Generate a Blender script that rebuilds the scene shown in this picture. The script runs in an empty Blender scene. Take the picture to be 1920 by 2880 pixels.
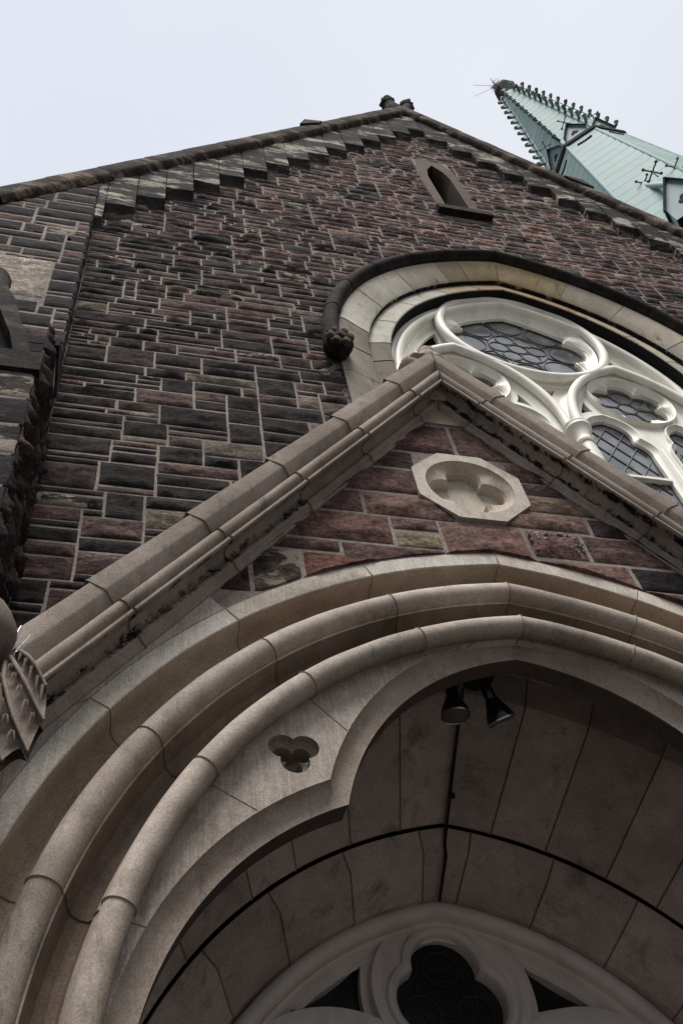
import bpy, bmesh, math, random
from mathutils import Vector, Matrix, noise, geometry
random.seed(7)
R_ = math.radians
scene = bpy.context.scene
col = scene.collection
H = 1.6                      # eye height; all builders below work in eye-relative heights

# ------------------------------------------------------------------ camera
cam = bpy.data.cameras.new('camera'); camo = bpy.data.objects.new('camera', cam); col.objects.link(camo)
right = (0.97242198, -0.20152288, -0.11740533)
down = (0.10018668, 0.81551396, -0.56999966)
fwd = (0.21061366, 0.54251775, 0.81321361)
camo.matrix_world = Matrix(((right[0], -down[0], -fwd[0], 0), (right[1], -down[1], -fwd[1], 0),
                            (right[2], -down[2], -fwd[2], H), (0, 0, 0, 1)))
cam.sensor_fit = 'HORIZONTAL'; cam.sensor_width = 24; cam.lens = 36.33
cam.clip_start = 0.05; cam.clip_end = 5000
scene.camera = camo
# ------------------------------------------------------------------ world, sun, exposure
SUN_EL, SUN_AZ = 64, -10     # azimuth from straight behind the viewer, towards the left
w = bpy.data.worlds.new('World'); scene.world = w; w.use_nodes = True
nt = w.node_tree; nt.nodes.clear()
sky = nt.nodes.new('ShaderNodeTexSky'); sky.sky_type = 'NISHITA'; sky.sun_disc = False
sky.sun_elevation = R_(SUN_EL); sky.sun_rotation = R_(180 - SUN_AZ)
sky.air_density = 1.2; sky.dust_density = 4.0; sky.ozone_density = 1.0
# overcast dome: three times brighter overhead than at the horizon
tcw = nt.nodes.new('ShaderNodeTexCoord'); sepw = nt.nodes.new('ShaderNodeSeparateXYZ'); nt.links.new(tcw.outputs['Generated'], sepw.inputs[0])
mrw = nt.nodes.new('ShaderNodeMapRange'); nt.links.new(sepw.outputs['Z'], mrw.inputs[0])
mrw.inputs[1].default_value = 0.0; mrw.inputs[2].default_value = 0.95; mrw.inputs[3].default_value = 0.33; mrw.inputs[4].default_value = 1.0
cl = nt.nodes.new('ShaderNodeMixRGB'); cl.blend_type = 'MULTIPLY'; cl.inputs[0].default_value = 1
nzw = nt.nodes.new('ShaderNodeTexNoise'); nzw.inputs['Scale'].default_value = 1.6; nzw.inputs['Detail'].default_value = 4; nt.links.new(tcw.outputs['Generated'], nzw.inputs['Vector'])
adw = nt.nodes.new('ShaderNodeMath'); adw.operation = 'MULTIPLY_ADD'; nt.links.new(sepw.outputs['X'], adw.inputs[0]); adw.inputs[1].default_value = .45; nt.links.new(nzw.outputs['Fac'], adw.inputs[2])
crw = nt.nodes.new('ShaderNodeMapRange'); nt.links.new(adw.outputs[0], crw.inputs[0]); crw.inputs[1].default_value = .3; crw.inputs[2].default_value = .85
mcw = nt.nodes.new('ShaderNodeMixRGB'); nt.links.new(crw.outputs[0], mcw.inputs[0]); mcw.inputs[1].default_value = (7.5, 7.9, 8.75, 1); mcw.inputs[2].default_value = (8.45, 8.7, 9.2, 1)
nt.links.new(mcw.outputs[0], cl.inputs[1]); nt.links.new(mrw.outputs[0], cl.inputs[2])
mx = nt.nodes.new('ShaderNodeMixRGB'); mx.inputs[0].default_value = 0.88
bg = nt.nodes.new('ShaderNodeBackground'); bg.inputs['Strength'].default_value = 0.1
out = nt.nodes.new('ShaderNodeOutputWorld')
nt.links.new(sky.outputs[0], mx.inputs[1]); nt.links.new(cl.outputs[0], mx.inputs[2])
nt.links.new(mx.outputs[0], bg.inputs[0]); nt.links.new(bg.outputs[0], out.inputs[0])
sun = bpy.data.lights.new('sun', 'SUN'); sun.energy = 4.2; sun.angle = R_(30); sun.color = (1, .97, .93)
suno = bpy.data.objects.new('sun', sun); col.objects.link(suno)
sd = Vector((math.sin(R_(SUN_AZ)) * math.cos(R_(SUN_EL)), -math.cos(R_(SUN_AZ)) * math.cos(R_(SUN_EL)), math.sin(R_(SUN_EL))))
suno.rotation_euler = sd.to_track_quat('Z', 'Y').to_euler(); suno.location = (0, -20, 40)
vs = scene.view_settings
vs.view_transform = 'Standard'; vs.look = 'None'; vs.gamma = 1; vs.use_curve_mapping = False; vs.exposure = 0.12

# ------------------------------------------------------------------ materials
def mat(name, build):
    m = bpy.data.materials.new(name); m.use_nodes = True
    t = m.node_tree; t.nodes.clear()
    o = t.nodes.new('ShaderNodeOutputMaterial'); p = t.nodes.new('ShaderNodeBsdfPrincipled')
    t.links.new(p.outputs[0], o.inputs[0]); build(t, p); return m
class N:
    def __init__(s, t):
        s.t = t; s.co = t.nodes.new('ShaderNodeTexCoord').outputs['Object']
    def set(s, n, k, v):
        if hasattr(v, 'is_output') or hasattr(v, 'links'): s.t.links.new(v, n.inputs[k])
        else: n.inputs[k].default_value = v
    def map(s, sc, rot=(0, 0, 0), src=None):
        n = s.t.nodes.new('ShaderNodeMapping'); s.t.links.new(src or s.co, n.inputs[0])
        n.inputs['Scale'].default_value = sc; n.inputs['Rotation'].default_value = rot; return n.outputs[0]
    def noise(s, scale, detail=6, rough=.6, vec=None, dist=0.0):
        n = s.t.nodes.new('ShaderNodeTexNoise'); s.t.links.new(vec or s.co, n.inputs['Vector'])
        n.inputs['Scale'].default_value = scale; n.inputs['Detail'].default_value = detail
        n.inputs['Roughness'].default_value = rough; n.inputs['Distortion'].default_value = dist; return n.outputs['Fac']
    def ramp(s, f, a, b, lo=0., hi=1.):
        n = s.t.nodes.new('ShaderNodeMapRange'); s.set(n, 0, f); n.inputs[1].default_value = a; n.inputs[2].default_value = b
        n.inputs[3].default_value = lo; n.inputs[4].default_value = hi; n.interpolation_type = 'SMOOTHSTEP'; return n.outputs[0]
    def math(s, op, a, b=0.0):
        n = s.t.nodes.new('ShaderNodeMath'); n.operation = op; s.set(n, 0, a); s.set(n, 1, b); return n.outputs[0]
    def mix(s, f, a, b, mode='MIX'):
        n = s.t.nodes.new('ShaderNodeMixRGB'); n.blend_type = mode
        s.set(n, 0, f); s.set(n, 1, a if not isinstance(a, tuple) else a + (1,)); s.set(n, 2, b if not isinstance(b, tuple) else b + (1,)); return n.outputs[0]
    def attr(s, name):
        n = s.t.nodes.new('ShaderNodeAttribute'); n.attribute_name = name; return n
    def gray(s, f):
        n = s.t.nodes.new('ShaderNodeCombineXYZ'); [s.t.links.new(f, n.inputs[i]) for i in range(3)]; return n.outputs[0]
    def bump(s, p, h, strength, dist):
        n = s.t.nodes.new('ShaderNodeBump'); s.set(n, 'Height', h); n.inputs['Strength'].default_value = strength
        n.inputs['Distance'].default_value = dist; s.t.links.new(n.outputs[0], p.inputs['Normal'])

def m_rubble(t, p):
    n = N(t); a = n.attr('tint')
    lam = n.noise(6, 12, .75, n.map((1.2, 1.2, 2.5)), .3)
    fine = n.noise(38, 6, .7)
    c = n.mix(1.0, a.outputs['Color'], n.gray(n.ramp(lam, .3, .72, .35, 1.75)), 'MULTIPLY')
    c = n.mix(1.0, c, n.gray(n.ramp(fine, .28, .75, .55, 1.5)), 'MULTIPLY')
    soot = n.ramp(n.noise(1.7, 8, .68, n.map((1, 1, 1.5))), .5, .68)
    pit = n.noise(16, 8, .7, n.map((1, 1, 1.6)), 1.2)
    c = n.mix(n.ramp(pit, .52, .72, 0, .55), c, (.018, .0155, .017))
    c = n.mix(n.ramp(pit, .46, .28, 0, .35), c, (.16, .12, .105))
    c = n.mix(n.math('MULTIPLY', soot, .6), c, (.014, .0125, .0145))
    pale = n.ramp(n.noise(3.2, 9, .7, n.map((1, 1, 1.9)), .6), .5, .56)
    c = n.mix(n.math('MULTIPLY', pale, a.outputs['Alpha']), c, (.36, .32, .255))
    n.t.links.new(c, p.inputs['Base Color']); p.inputs['Specular IOR Level'].default_value = .12; p.inputs['Roughness'].default_value = .92
    n.bump(p, n.math('ADD', n.math('ADD', n.math('MULTIPLY', lam, .7), n.math('MULTIPLY', fine, .3)), n.math('MULTIPLY', pit, -.6)), 1., .06)
def m_mortar(t, p):
    n = N(t); f = n.noise(30, 6, .65); g = n.noise(1.1, 4, .5)
    c = n.mix(n.ramp(f, .3, .7), (.165, .138, .124), (.29, .25, .222))
    c = n.mix(1., c, n.gray(n.ramp(g, .3, .7, .7, 1.15)), 'MULTIPLY')
    t.links.new(c, p.inputs['Base Color']); p.inputs['Specular IOR Level'].default_value = .12; p.inputs['Roughness'].default_value = .95; n.bump(p, f, .7, .01)
def m_dressed(c1, c2, dirt=(.05, .043, .038), amt=.55, th=.52, sc=1.0, tool=0.):
    def b(t, p):
        n = N(t); a = n.attr('tint')
        big = n.noise(1.3 * sc, 5, .6); fine = n.noise(120, 4, .8); mid = n.noise(9 * sc, 8, .68)
        c = n.mix(n.ramp(big, .35, .65), c1, c2)
        c = n.mix(1., c, a.outputs['Color'], 'MULTIPLY')
        c = n.mix(1., c, n.gray(n.ramp(fine, .25, .75, .66, 1.28)), 'MULTIPLY')
        c = n.mix(1., c, n.gray(n.ramp(mid, .3, .72, .86, 1.1)), 'MULTIPLY')
        if tool:
            tl = n.noise(1., 3, .6, n.map((150, 150, 5), (0, R_(-16), 0)))
            c = n.mix(1., c, n.gray(n.ramp(tl, .3, .7, 1 - tool * 1.4, 1 + tool)), 'MULTIPLY')
        streak = n.noise(3.0 * sc, 9, .74, n.map((2.4, 2.4, .8)), .4)
        d = n.math('MULTIPLY', n.ramp(streak, th, th + .16), amt)
        c = n.mix(d, c, dirt)
        crust = n.math('MULTIPLY', n.ramp(n.math('ADD', n.noise(10, 12, .75, None, .5), n.math('MULTIPLY', a.outputs['Alpha'], .30)), .54, .66), n.ramp(a.outputs['Alpha'], 0., .2))
        c = n.mix(crust, c, (.012, .0115, .0125))
        t.links.new(c, p.inputs['Base Color']); p.inputs['Specular IOR Level'].default_value = .12; p.inputs['Roughness'].default_value = .88
        n.bump(p, n.math('ADD', n.math('MULTIPLY', fine, .5), mid), .45, .006)
    return b
def m_sooty(t, p):           # blackened ashlar with cream patches washed clean
    n = N(t); a = n.attr('tint')
    v = n.map((.75, 1, 2.2))
    patch = n.noise(1.9, 12, .74, v, .5); fine = n.noise(30, 6, .7); mid = n.noise(6, 8, .7)
    c = n.mix(n.ramp(mid, .35, .7), (.014, .012, .0125), (.038, .0295, .0265))
    f = n.math('MULTIPLY', n.ramp(patch, .515, .57), a.outputs['Alpha'])
    c = n.mix(f, c, (.46, .42, .345))
    c = n.mix(1., c, a.outputs['Color'], 'MULTIPLY')
    c = n.mix(1., c, n.gray(n.ramp(fine, .25, .75, .6, 1.35)), 'MULTIPLY')
    t.links.new(c, p.inputs['Base Color']); p.inputs['Specular IOR Level'].default_value = .12; p.inputs['Roughness'].default_value = .9
    n.bump(p, n.math('ADD', fine, mid), .6, .02)
def m_paint(base, dirt):
    def b(t, p):
        n = N(t); f = n.noise(2.2, 8, .65, n.map((2, 2, .8))); g = n.noise(60, 4, .6)
        c = n.mix(n.ramp(f, .42, .75), base, dirt)
        t.links.new(c, p.inputs['Base Color']); p.inputs['Roughness'].default_value = .55; n.bump(p, g, .15, .003)
    return b
def m_copper(t, p):
    n = N(t); a = n.attr('tint')
    f = n.noise(.55, 8, .65, n.map((1, 1, .5))); g = n.noise(5, 8, .7, n.map((1, 1, .35)))
    c = n.mix(n.ramp(f, .35, .7), (.20, .315, .30), (.275, .375, .36))
    c = n.mix(n.ramp(g, .5, .8, 0, .6), c, (.2, .29, .27))
    c = n.mix(n.math('MULTIPLY', n.ramp(n.noise(.7, 7, .7), .66, .76), .6), c, (.20, .165, .165))
    c = n.mix(1., c, a.outputs['Color'], 'MULTIPLY')
    t.links.new(c, p.inputs['Base Color']); p.inputs['Roughness'].default_value = .7
def m_glass(c0, c1, rough, spec):
    def b(t, p):
        n = N(t); f = n.noise(3, 4, .5); g = n.noise(14, 3, .5)
        vo = n.t.nodes.new('ShaderNodeTexVoronoi'); vo.inputs['Scale'].default_value = 5.5; n.t.links.new(n.co, vo.inputs['Vector'])
        vv = n.math('ADD', n.math('MULTIPLY', vo.outputs['Color'], .6), n.math('MULTIPLY', f, .4))
        t.links.new(n.mix(n.ramp(vv, .25, .75), c0, c1), p.inputs['Base Color'])
        p.inputs['Roughness'].default_value = rough; p.inputs['IOR'].default_value = spec; n.bump(p, g, .12, .01)
    return b
def m_flat(c, rough=.6, metal=0., var=.25):
    def b(t, p):
        n = N(t); f = n.noise(12, 6, .6)
        t.links.new(n.mix(1., n.gray(n.ramp(f, .3, .7, 1 - var, 1 + var)), c, 'MULTIPLY'), p.inputs['Base Color'])
        p.inputs['Roughness'].default_value = rough; p.inputs['Metallic'].default_value = metal
    return b
M = {}
M['rubble'] = mat('rubble stone', m_rubble)
M['mortar'] = mat('lime mortar', m_mortar)
M['sand'] = mat('dressed sandstone', m_dressed((.325, .273, .23), (.44, .383, .33), amt=.46))
M['sandtool'] = mat('tooled sandstone', m_dressed((.335, .284, .242), (.455, .398, .346), amt=.42, tool=.12))
M['sandgrey'] = mat('dressed sandstone grey', m_dressed((.215, .176, .147), (.31, .262, .223), amt=.5))
M['band'] = mat('pale dressed sandstone', m_dressed((.43, .382, .325), (.53, .482, .42), amt=.25, th=.56, tool=.08))
M['vault'] = mat('vault sandstone', m_dressed((.335, .272, .237), (.46, .382, .337), dirt=(.09, .073, .066), amt=.55, sc=.8))
M['panel'] = mat('limestone panel', m_dressed((.41, .365, .30), (.51, .465, .395), dirt=(.22, .17, .11), amt=.6, th=.5))
M['sooty'] = mat('blackened ashlar', m_sooty)
M['cream'] = mat('cream window ashlar', m_dressed((.46, .42, .35), (.58, .54, .46), dirt=(.02, .019, .019), amt=.9, th=.55, sc=.7))
M['white'] = mat('cream white paint', m_paint((.80, .775, .70), (.62, .595, .52)))
M['grey'] = mat('grey brown paint', m_paint((.66, .605, .56), (.50, .455, .415)))
M['glass'] = mat('leaded window glass', m_glass((.05, .052, .053), (.15, .162, .168), .14, 2.0))
M['dark'] = mat('dark glass', m_flat((.008, .0095, .0115), .35))
M['lead'] = mat('lead came', m_flat((.035, .035, .038), .7))
M['copper'] = mat('verdigris copper', m_copper)
M['darkmetal'] = mat('dark weathered metal', m_flat((.020, .022, .022), .85))
M['darkmetal'].node_tree.nodes['Principled BSDF'].inputs['Specular IOR Level'].default_value = .1
M['black'] = mat('black enamel and groove shade', m_flat((.006, .006, .007), .22))
M['lens'] = mat('lamp glass', m_flat((.075, .066, .06), .3))
M['chrome'] = mat('bright steel', m_flat((.5, .52, .56), .35, 1.0, .05))
M['pave'] = mat('paving', m_flat((.085, .08, .076), .9))
M['roof'] = mat('slate roof', m_flat((.06, .062, .068), .8))
M['twig'] = mat('dry twigs', m_flat((.10, .085, .085), .9))

# ------------------------------------------------------------------ mesh helpers
class MB:
    def __init__(s): s.v = []; s.f = []; s.c = []; s.flat = []
    def add(s, verts, faces, tint=(1, 1, 1, 1), flat=False, tints=None):
        o = len(s.v); s.v += [tuple(q) for q in verts]
        s.c += tints if tints else [tint] * len(verts)
        for f in faces: s.f.append(tuple(i + o for i in f)); s.flat.append(flat)
    def grid(s, rows, closed=False, tint=(1, 1, 1, 1), tints=None, flip=False, flat=False):
        n = len(rows[0]); v = [q for r in rows for q in r]; f = []
        for i in range(len(rows) - 1):
            for j in range(n if closed else n - 1):
                a = i * n + j; b = i * n + (j + 1) % n
                q = (a, b, b + n, a + n); f.append(q[::-1] if flip else q)
        s.add(v, f, tint, flat, [c for r in tints for c in r] if tints else None)
    def box(s, lo, hi, tint=(1, 1, 1, 1)):
        x0, y0, z0 = lo; x1, y1, z1 = hi
        v = [(x0, y0, z0), (x1, y0, z0), (x1, y1, z0), (x0, y1, z0), (x0, y0, z1), (x1, y0, z1), (x1, y1, z1), (x0, y1, z1)]
        s.add(v, [(0, 3, 2, 1), (4, 5, 6, 7), (0, 1, 5, 4), (1, 2, 6, 5), (2, 3, 7, 6), (3, 0, 4, 7)], tint, True)
    def prism(s, poly, y0, y1, tint=(1, 1, 1, 1)):            # polygon in x,z pushed from y0 to y1
        n = len(poly); v = [(x, y0, z) for x, z in poly] + [(x, y1, z) for x, z in poly]
        tri = geometry.tessellate_polygon([[Vector((x, z, 0)) for x, z in poly]])
        f = [tuple(t) for t in tri] + [tuple(i + n for i in t[::-1]) for t in tri] + [(i, (i + 1) % n, (i + 1) % n + n, i + n) for i in range(n)]
        s.add(v, f, tint, True)
    def tube(s, pts, rad, n=8, closed=False, tint=(1, 1, 1, 1), cap=True):
        P = [Vector(q) for q in pts]; rows = []; m = len(P); up = None
        for i in range(m):
            if closed: d = P[(i + 1) % m] - P[i - 1]
            else: d = P[min(i + 1, m - 1)] - P[max(i - 1, 0)]
            d.normalize()
            if up is None: up = Vector((0, 0, 1)) if abs(d.z) < .9 else Vector((1, 0, 0))
            a = d.cross(up); a.normalize(); b = a.cross(d); up = b
            r = rad[i] if isinstance(rad, (list, tuple)) else rad
            rows.append([P[i] + (a * math.cos(2 * math.pi * k / n) + b * math.sin(2 * math.pi * k / n)) * r for k in range(n)])
        if closed: rows.append(rows[0])
        s.grid(rows, True, tint)
        if cap and not closed:
            s.add(rows[0], [tuple(range(n))[::-1]], tint); s.add(rows[-1], [tuple(range(n))], tint)
    def ball(s, c, r, nu=14, nv=9, tint=(1, 1, 1, 1), amp=0., fq=3.):
        rows = []; r = r if isinstance(r, (tuple, list)) else (r, r, r)
        for i in range(nv + 1):
            th = math.pi * i / nv; row = []
            for j in range(nu):
                ph = 2 * math.pi * j / nu
                d = Vector((math.sin(th) * math.cos(ph), math.sin(th) * math.sin(ph), math.cos(th)))
                k = 1 + amp * noise.noise(d * fq + Vector(c))
                row.append((c[0] + d.x * r[0] * k, c[1] + d.y * r[1] * k, c[2] + d.z * r[2] * k))
            rows.append(row)
        s.grid(rows, True, tint)
    def lathe(s, prof, ax, base, n=16, tint=(1, 1, 1, 1)):    # prof (radius, along), axis unit vector, base point
        ax = Vector(ax).normalized(); a = ax.orthogonal().normalized(); b = ax.cross(a); base = Vector(base)
        s.grid([[base + ax * h + (a * math.cos(2 * math.pi * k / n) + b * math.sin(2 * math.pi * k / n)) * r for k in range(n)] for r, h in prof], True, tint)
    def build(s, name, m, parent=None, smooth=40, label=None, fix=True):
        o0 = parent_loc(parent)
        me = bpy.data.meshes.new(name)
        me.from_pydata([(x - o0[0], y - o0[1], z + H - o0[2]) for x, y, z in s.v], [], s.f)
        ca = me.color_attributes.new('tint', 'FLOAT_COLOR', 'POINT')
        ca.data.foreach_set('color', [k for c in s.c for k in (c if len(c) == 4 else c + (1,))])
        me.materials.append(M[m])
        if fix:
            bm = bmesh.new(); bm.from_mesh(me); bmesh.ops.recalc_face_normals(bm, faces=bm.faces); bm.to_mesh(me); bm.free()
        if smooth:
            me.shade_smooth(); me.set_sharp_from_angle(angle=R_(smooth))
        o = bpy.data.objects.new(name, me); col.objects.link(o)
        if parent: o.parent = parent
        if label: o['label'] = label
        return o
def parent_loc(p):
    x = Vector((0, 0, 0))
    while p: x += p.location; p = p.parent
    return x
def thing(name, label, cat, loc, group=None):
    o = bpy.data.objects.new(name, None); col.objects.link(o); o.location = loc; o.empty_display_size = .3
    o['label'] = label; o['category'] = cat
    if group: o['group'] = group
    return o
def holder(name, parent):                                    # an empty part that only carries sub-parts
    o = bpy.data.objects.new(name, None); col.objects.link(o); o.parent = parent; o.empty_display_size = .2; return o
def circ(cx, cz, r, n, a0=0., a1=2 * math.pi, end=False):
    return [(cx + r * math.cos(a0 + (a1 - a0) * i / (n if not end else n - 1)), cz + r * math.sin(a0 + (a1 - a0) * i / (n if not end else n - 1))) for i in range(n)]
def foil(cx, cz, nl, d, r, rot, per=14):                     # outline of a multifoil opening
    pts = []; h = math.pi / nl
    rho = d * math.cos(h) + math.sqrt(max(1e-9, r * r - (d * math.sin(h)) ** 2))
    for k in range(nl):
        b = rot + 2 * math.pi * k / nl; lx, lz = d * math.cos(b), d * math.sin(b)
        px, pz = rho * math.cos(b - h) - lx, rho * math.sin(b - h) - lz
        a = math.atan2(pz, px) - b
        a = (a + math.pi) % (2 * math.pi) - math.pi
        if a > 0: a -= 2 * math.pi
        for i in range(per):
            g = b + a + (-2 * a) * i / per
            pts.append((cx + lx + r * math.cos(g), cz + lz + r * math.sin(g)))
    return pts
def to_circle(pts, cx, cz, r):
    return [(cx + r * (x - cx) / math.hypot(x - cx, z - cz), cz + r * (z - cz) / math.hypot(x - cx, z - cz)) for x, z in pts]
def stack(mb, loops, tint=(1, 1, 1, 1)):                     # loops: list of (pts2d, y) joined ring to ring
    mb.grid([[(x, y, z) for x, z in p] for p, y in loops], True, tint)
def offset(poly, d):                                         # push a closed outline outwards (counter-clockwise) by d
    n = len(poly); res = []
    for i in range(n):
        a, b, c = Vector(poly[i - 1]), Vector(poly[i]), Vector(poly[(i + 1) % n])
        e1 = (b - a); e2 = (c - b)
        if e1.length < 1e-6: e1 = e2
        if e2.length < 1e-6: e2 = e1
        n1 = Vector((e1.y, -e1.x)).normalized(); n2 = Vector((e2.y, -e2.x)).normalized()
        m = (n1 + n2); m = m / max(.35, m.length_squared / 2) if m.length > 1e-6 else n1
        res.append((b.x + m.x * d, b.y + m.y * d))
    return res
def plate(mb, outer, holes, y, tint=(1, 1, 1, 1)):
    loops = [[Vector((x, z, 0)) for x, z in outer]] + [[Vector((x, z, 0)) for x, z in h] for h in holes]
    tri = geometry.tessellate_polygon(loops); v = [(q.x, y, q.y) for l in loops for q in l]
    mb.add(v, [tuple(t) for t in tri], tint, True)

# two-centred pointed arch: point at radius r, angle a (from the horizontal) on side s
def apex_ang(r, e): return math.acos(max(-1, min(1, e / r)))
def arc_pt(xc, e, z0, r, a, s): return (xc + s * (r * math.cos(a) - e), z0 + r * math.sin(a))
def arch_line(xc, e, z0, r, n=40, zbot=None):                # left foot -> apex -> right foot
    am = apex_ang(r, e)
    L = [arc_pt(xc, e, z0, r, am * i / n, -1) for i in range(n + 1)]
    Rr = [arc_pt(xc, e, z0, r, am * i / n, 1) for i in range(n, -1, -1)][1:]
    pts = L + Rr
    if zbot is not None: pts = [(pts[0][0], zbot)] + pts + [(pts[-1][0], zbot)]
    return pts
def normals2(prof):
    res = []
    for i in range(len(prof)):
        a = Vector(prof[max(i - 1, 0)][:2]); c = Vector(prof[min(i + 1, len(prof) - 1)][:2]); d = c - a
        res.append(Vector((-d.y, d.x)).normalized() if d.length > 1e-9 else Vector((0, 0)))
    return res
def arch_order(mb, prof, xc, e, z0, joints, zbot=None, jamb=(), groove=.006, gw=.006, nseg=9, tone=.14, mort=(.75, .68, .55), crust=None, inn=1, warm=.04, sides=(-1, 1), vt=None, jt=None):
    """prof: (r, y[, crust]) from the outside of the arch inwards; joints: angles in degrees from the springing."""
    nm = normals2(prof)
    for s in sides:
        vl = (vt or {}).get(s)
        cuts = [0.] + [R_(j) for j in joints if j > 0] + [None]
        if zbot is not None:
            zs = [zbot] + list(jamb) + [0.]
            for k in range(len(zs) - 1):
                za, zb = zs[k], zs[k + 1]; t = 1 + random.uniform(-tone, tone); rows = []; tt = []
                hgt = (z0 if zb == 0. and k == len(zs) - 2 else zb)
                for fz, pin in ((za, 1), (za + gw, 0), (hgt - gw, 0), (hgt, 1)):
                    rows.append([(xc + s * (r[0] - e + inn * pin * groove * -q.x), r[1] - inn * pin * groove * -q.y * -1, fz) for r, q in zip(prof, nm)])
                    tt.append([tuple((t * (mort[0] if pin else 1)) * q for q in (jt or (1, 1, 1))) + ((r[2] if len(r) > 2 else 0.),) for r in prof])
                mb.grid(rows, False, tints=tt)
        for k in range(len(cuts) - 1):
            a0, a1 = cuts[k], cuts[k + 1]; t = 1 + random.uniform(-tone, tone); wv = random.uniform(-warm, warm)
            rows = []; tt = []; base = [0, 'g'] + list(range(1, nseg)) + ['h', nseg]
            for b in base:
                row = []; ct = []
                for r, q in zip(prof, nm):
                    top = a1 if a1 is not None else apex_ang(r[0], e)
                    da = gw / r[0]
                    if b == 0: a = a0
                    elif b == 'g': a = a0 + da
                    elif b == 'h': a = top - da
                    elif b == nseg: a = top
                    else: a = a0 + (top - a0) * b / nseg
                    pin = groove if b in (0, nseg) else 0.
                    wv_ = .0028 * noise.noise(Vector((s * 3 + a * r[0] * 5, r[0] * 9, r[1] * 9 + z0))) if groove else 0.
                    rr, yy = r[0] + (pin + wv_) * q.x * inn, r[1] + (pin + wv_) * q.y * inn
                    x, z = arc_pt(xc, e, z0, rr, a, s); row.append((x, yy, z))
                    c = tuple(mort) if pin else (t * (1 + wv), t, t * (1 - wv))
                    if vl and k < len(vl) and not pin: c = tuple(q * g_ for q, g_ in zip(c, vl[k]))
                    if len(r) > 3: c = tuple(q * g_ for q, g_ in zip(c, r[3]))
                    ct.append(c + ((r[2] if len(r) > 2 else 0.),))
                rows.append(row); tt.append(ct)
            mb.grid(rows, False, tints=tt)
def round_prof(c, rad, a0, a1, n=10, crust=0.):               # arc in (r, y) profile space
    return [(c[0] + rad * math.cos(R_(a0 + (a1 - a0) * i / n)), c[1] + rad * math.sin(R_(a0 + (a1 - a0) * i / n)), crust) for i in range(n + 1)]

# ------------------------------------------------------------------ rubble masonry
def layout(x0, x1, z0, z1, uw=.075, uh=.088, hs=(1, 1, 1, 2, 2, 2, 3, 3, 4), wr=(3, 9), rnd=random):
    nx = max(1, round((x1 - x0) / uw)); nz = max(1, round((z1 - z0) / uh)); uw = (x1 - x0) / nx; uh = (z1 - z0) / nz
    occ = [[-1] * nx for _ in range(nz)]; res = []; ids = 0
    for j in range(nz):
        i = 0
        while i < nx:
            if occ[j][i] >= 0: i += 1; continue
            h = rnd.choice(hs); wd = rnd.randint(*wr)
            if h == 1: wd = max(2, wd - rnd.randint(0, 3))
            if h >= 3: wd = max(wd, h + 2)
            run = 0
            while i + run < nx and occ[j][i + run] < 0: run += 1
            k = min(wd, run)
            for _ in range(2):                                # break joint with the course below
                if j and k < run and i + k < nx and occ[j - 1][i + k] != occ[j - 1][i + k - 1]: k += 1
            if run - k == 1: k = run
            h = min(h, nz - j)
            if k < 3: h = min(h, 2)
            if k >= 7 and h == 1 and rnd.random() < .4 and j + 1 < nz: h = 2
            for q in range(h):
                for a in range(k): occ[j + q][i + a] = ids
            ids += 1
            res.append((x0 + i * uw, x0 + (i + k) * uw, z0 + j * uh, z0 + (j + h) * uh)); i += k
    return res
def stone(mb, frame, x0, x1, z0, z1, tint, cell=.035, relief=.02, gap=.009, clamp=None, rough=1., edge=.007, pil=.06):
    """a rock-faced block; frame(x, z, out) -> 3d point"""
    j = lambda: random.uniform(-.004, .005)
    ax0, ax1, az0, az1 = x0 + gap + j(), x1 - gap + j(), z0 + gap + j(), z1 - gap + j()
    sk = random.uniform(-.008, .008); sk2 = random.uniform(-.006, .006)
    nx = max(3, int((ax1 - ax0) / cell) + 1); nz = max(3, int((az1 - az0) / cell) + 1)
    sd = Vector((random.uniform(0, 90), random.uniform(0, 90), random.uniform(0, 90)))
    ux = [0, min(.3, edge / max(.01, ax1 - ax0))]; ux += [ux[1] + (1 - 2 * ux[1]) * i / nx for i in range(1, nx)] + [1 - ux[1], 1]
    uz = [0, min(.3, edge / max(.01, az1 - az0))]; uz += [uz[1] + (1 - 2 * uz[1]) * i / nz for i in range(1, nz)] + [1 - uz[1], 1]
    hb = relief * random.uniform(.45, 1.15); tl = random.uniform(-.4, .4) * relief; tz = random.uniform(-.7, .5) * relief
    rows = []; inside = 0
    for iz, b in enumerate(uz):
        row = []
        for ix, a in enumerate(ux):
            x = ax0 + (ax1 - ax0) * a + sk2 * (b - .5); z = az0 + (az1 - az0) * b + sk * (a - .5)
            edge_v = ix in (0, len(ux) - 1) or iz in (0, len(uz) - 1)
            if edge_v:
                h = -.003
                wob = .007 * noise.noise(Vector((x * 9, z * 9, 3)) + sd); x += wob; z += .6 * wob
            else:
                h = hb + tl * (a - .5) * 2 + tz * (b - .5) * 2 + rough * relief * (1.1 * noise.noise(Vector((x * 5, z * 12, 0)) + sd) + .8 * (.35 - abs(noise.noise(Vector((x * 11, z * 24, 5)) + sd))) + .45 * noise.noise(Vector((x * 26, z * 48, 9)) + sd))
                de = min(a * (ax1 - ax0), (1 - a) * (ax1 - ax0), b * (az1 - az0), (1 - b) * (az1 - az0))
                h = .003 + max(0., h) * min(1., de / pil)
            if clamp:
                x, z, ins = clamp(x, z); inside += ins
            row.append(frame(x, z, h))
        rows.append(row)
    if clamp and inside == len(ux) * len(uz): return
    mb.grid(rows, tint=tint)

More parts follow.
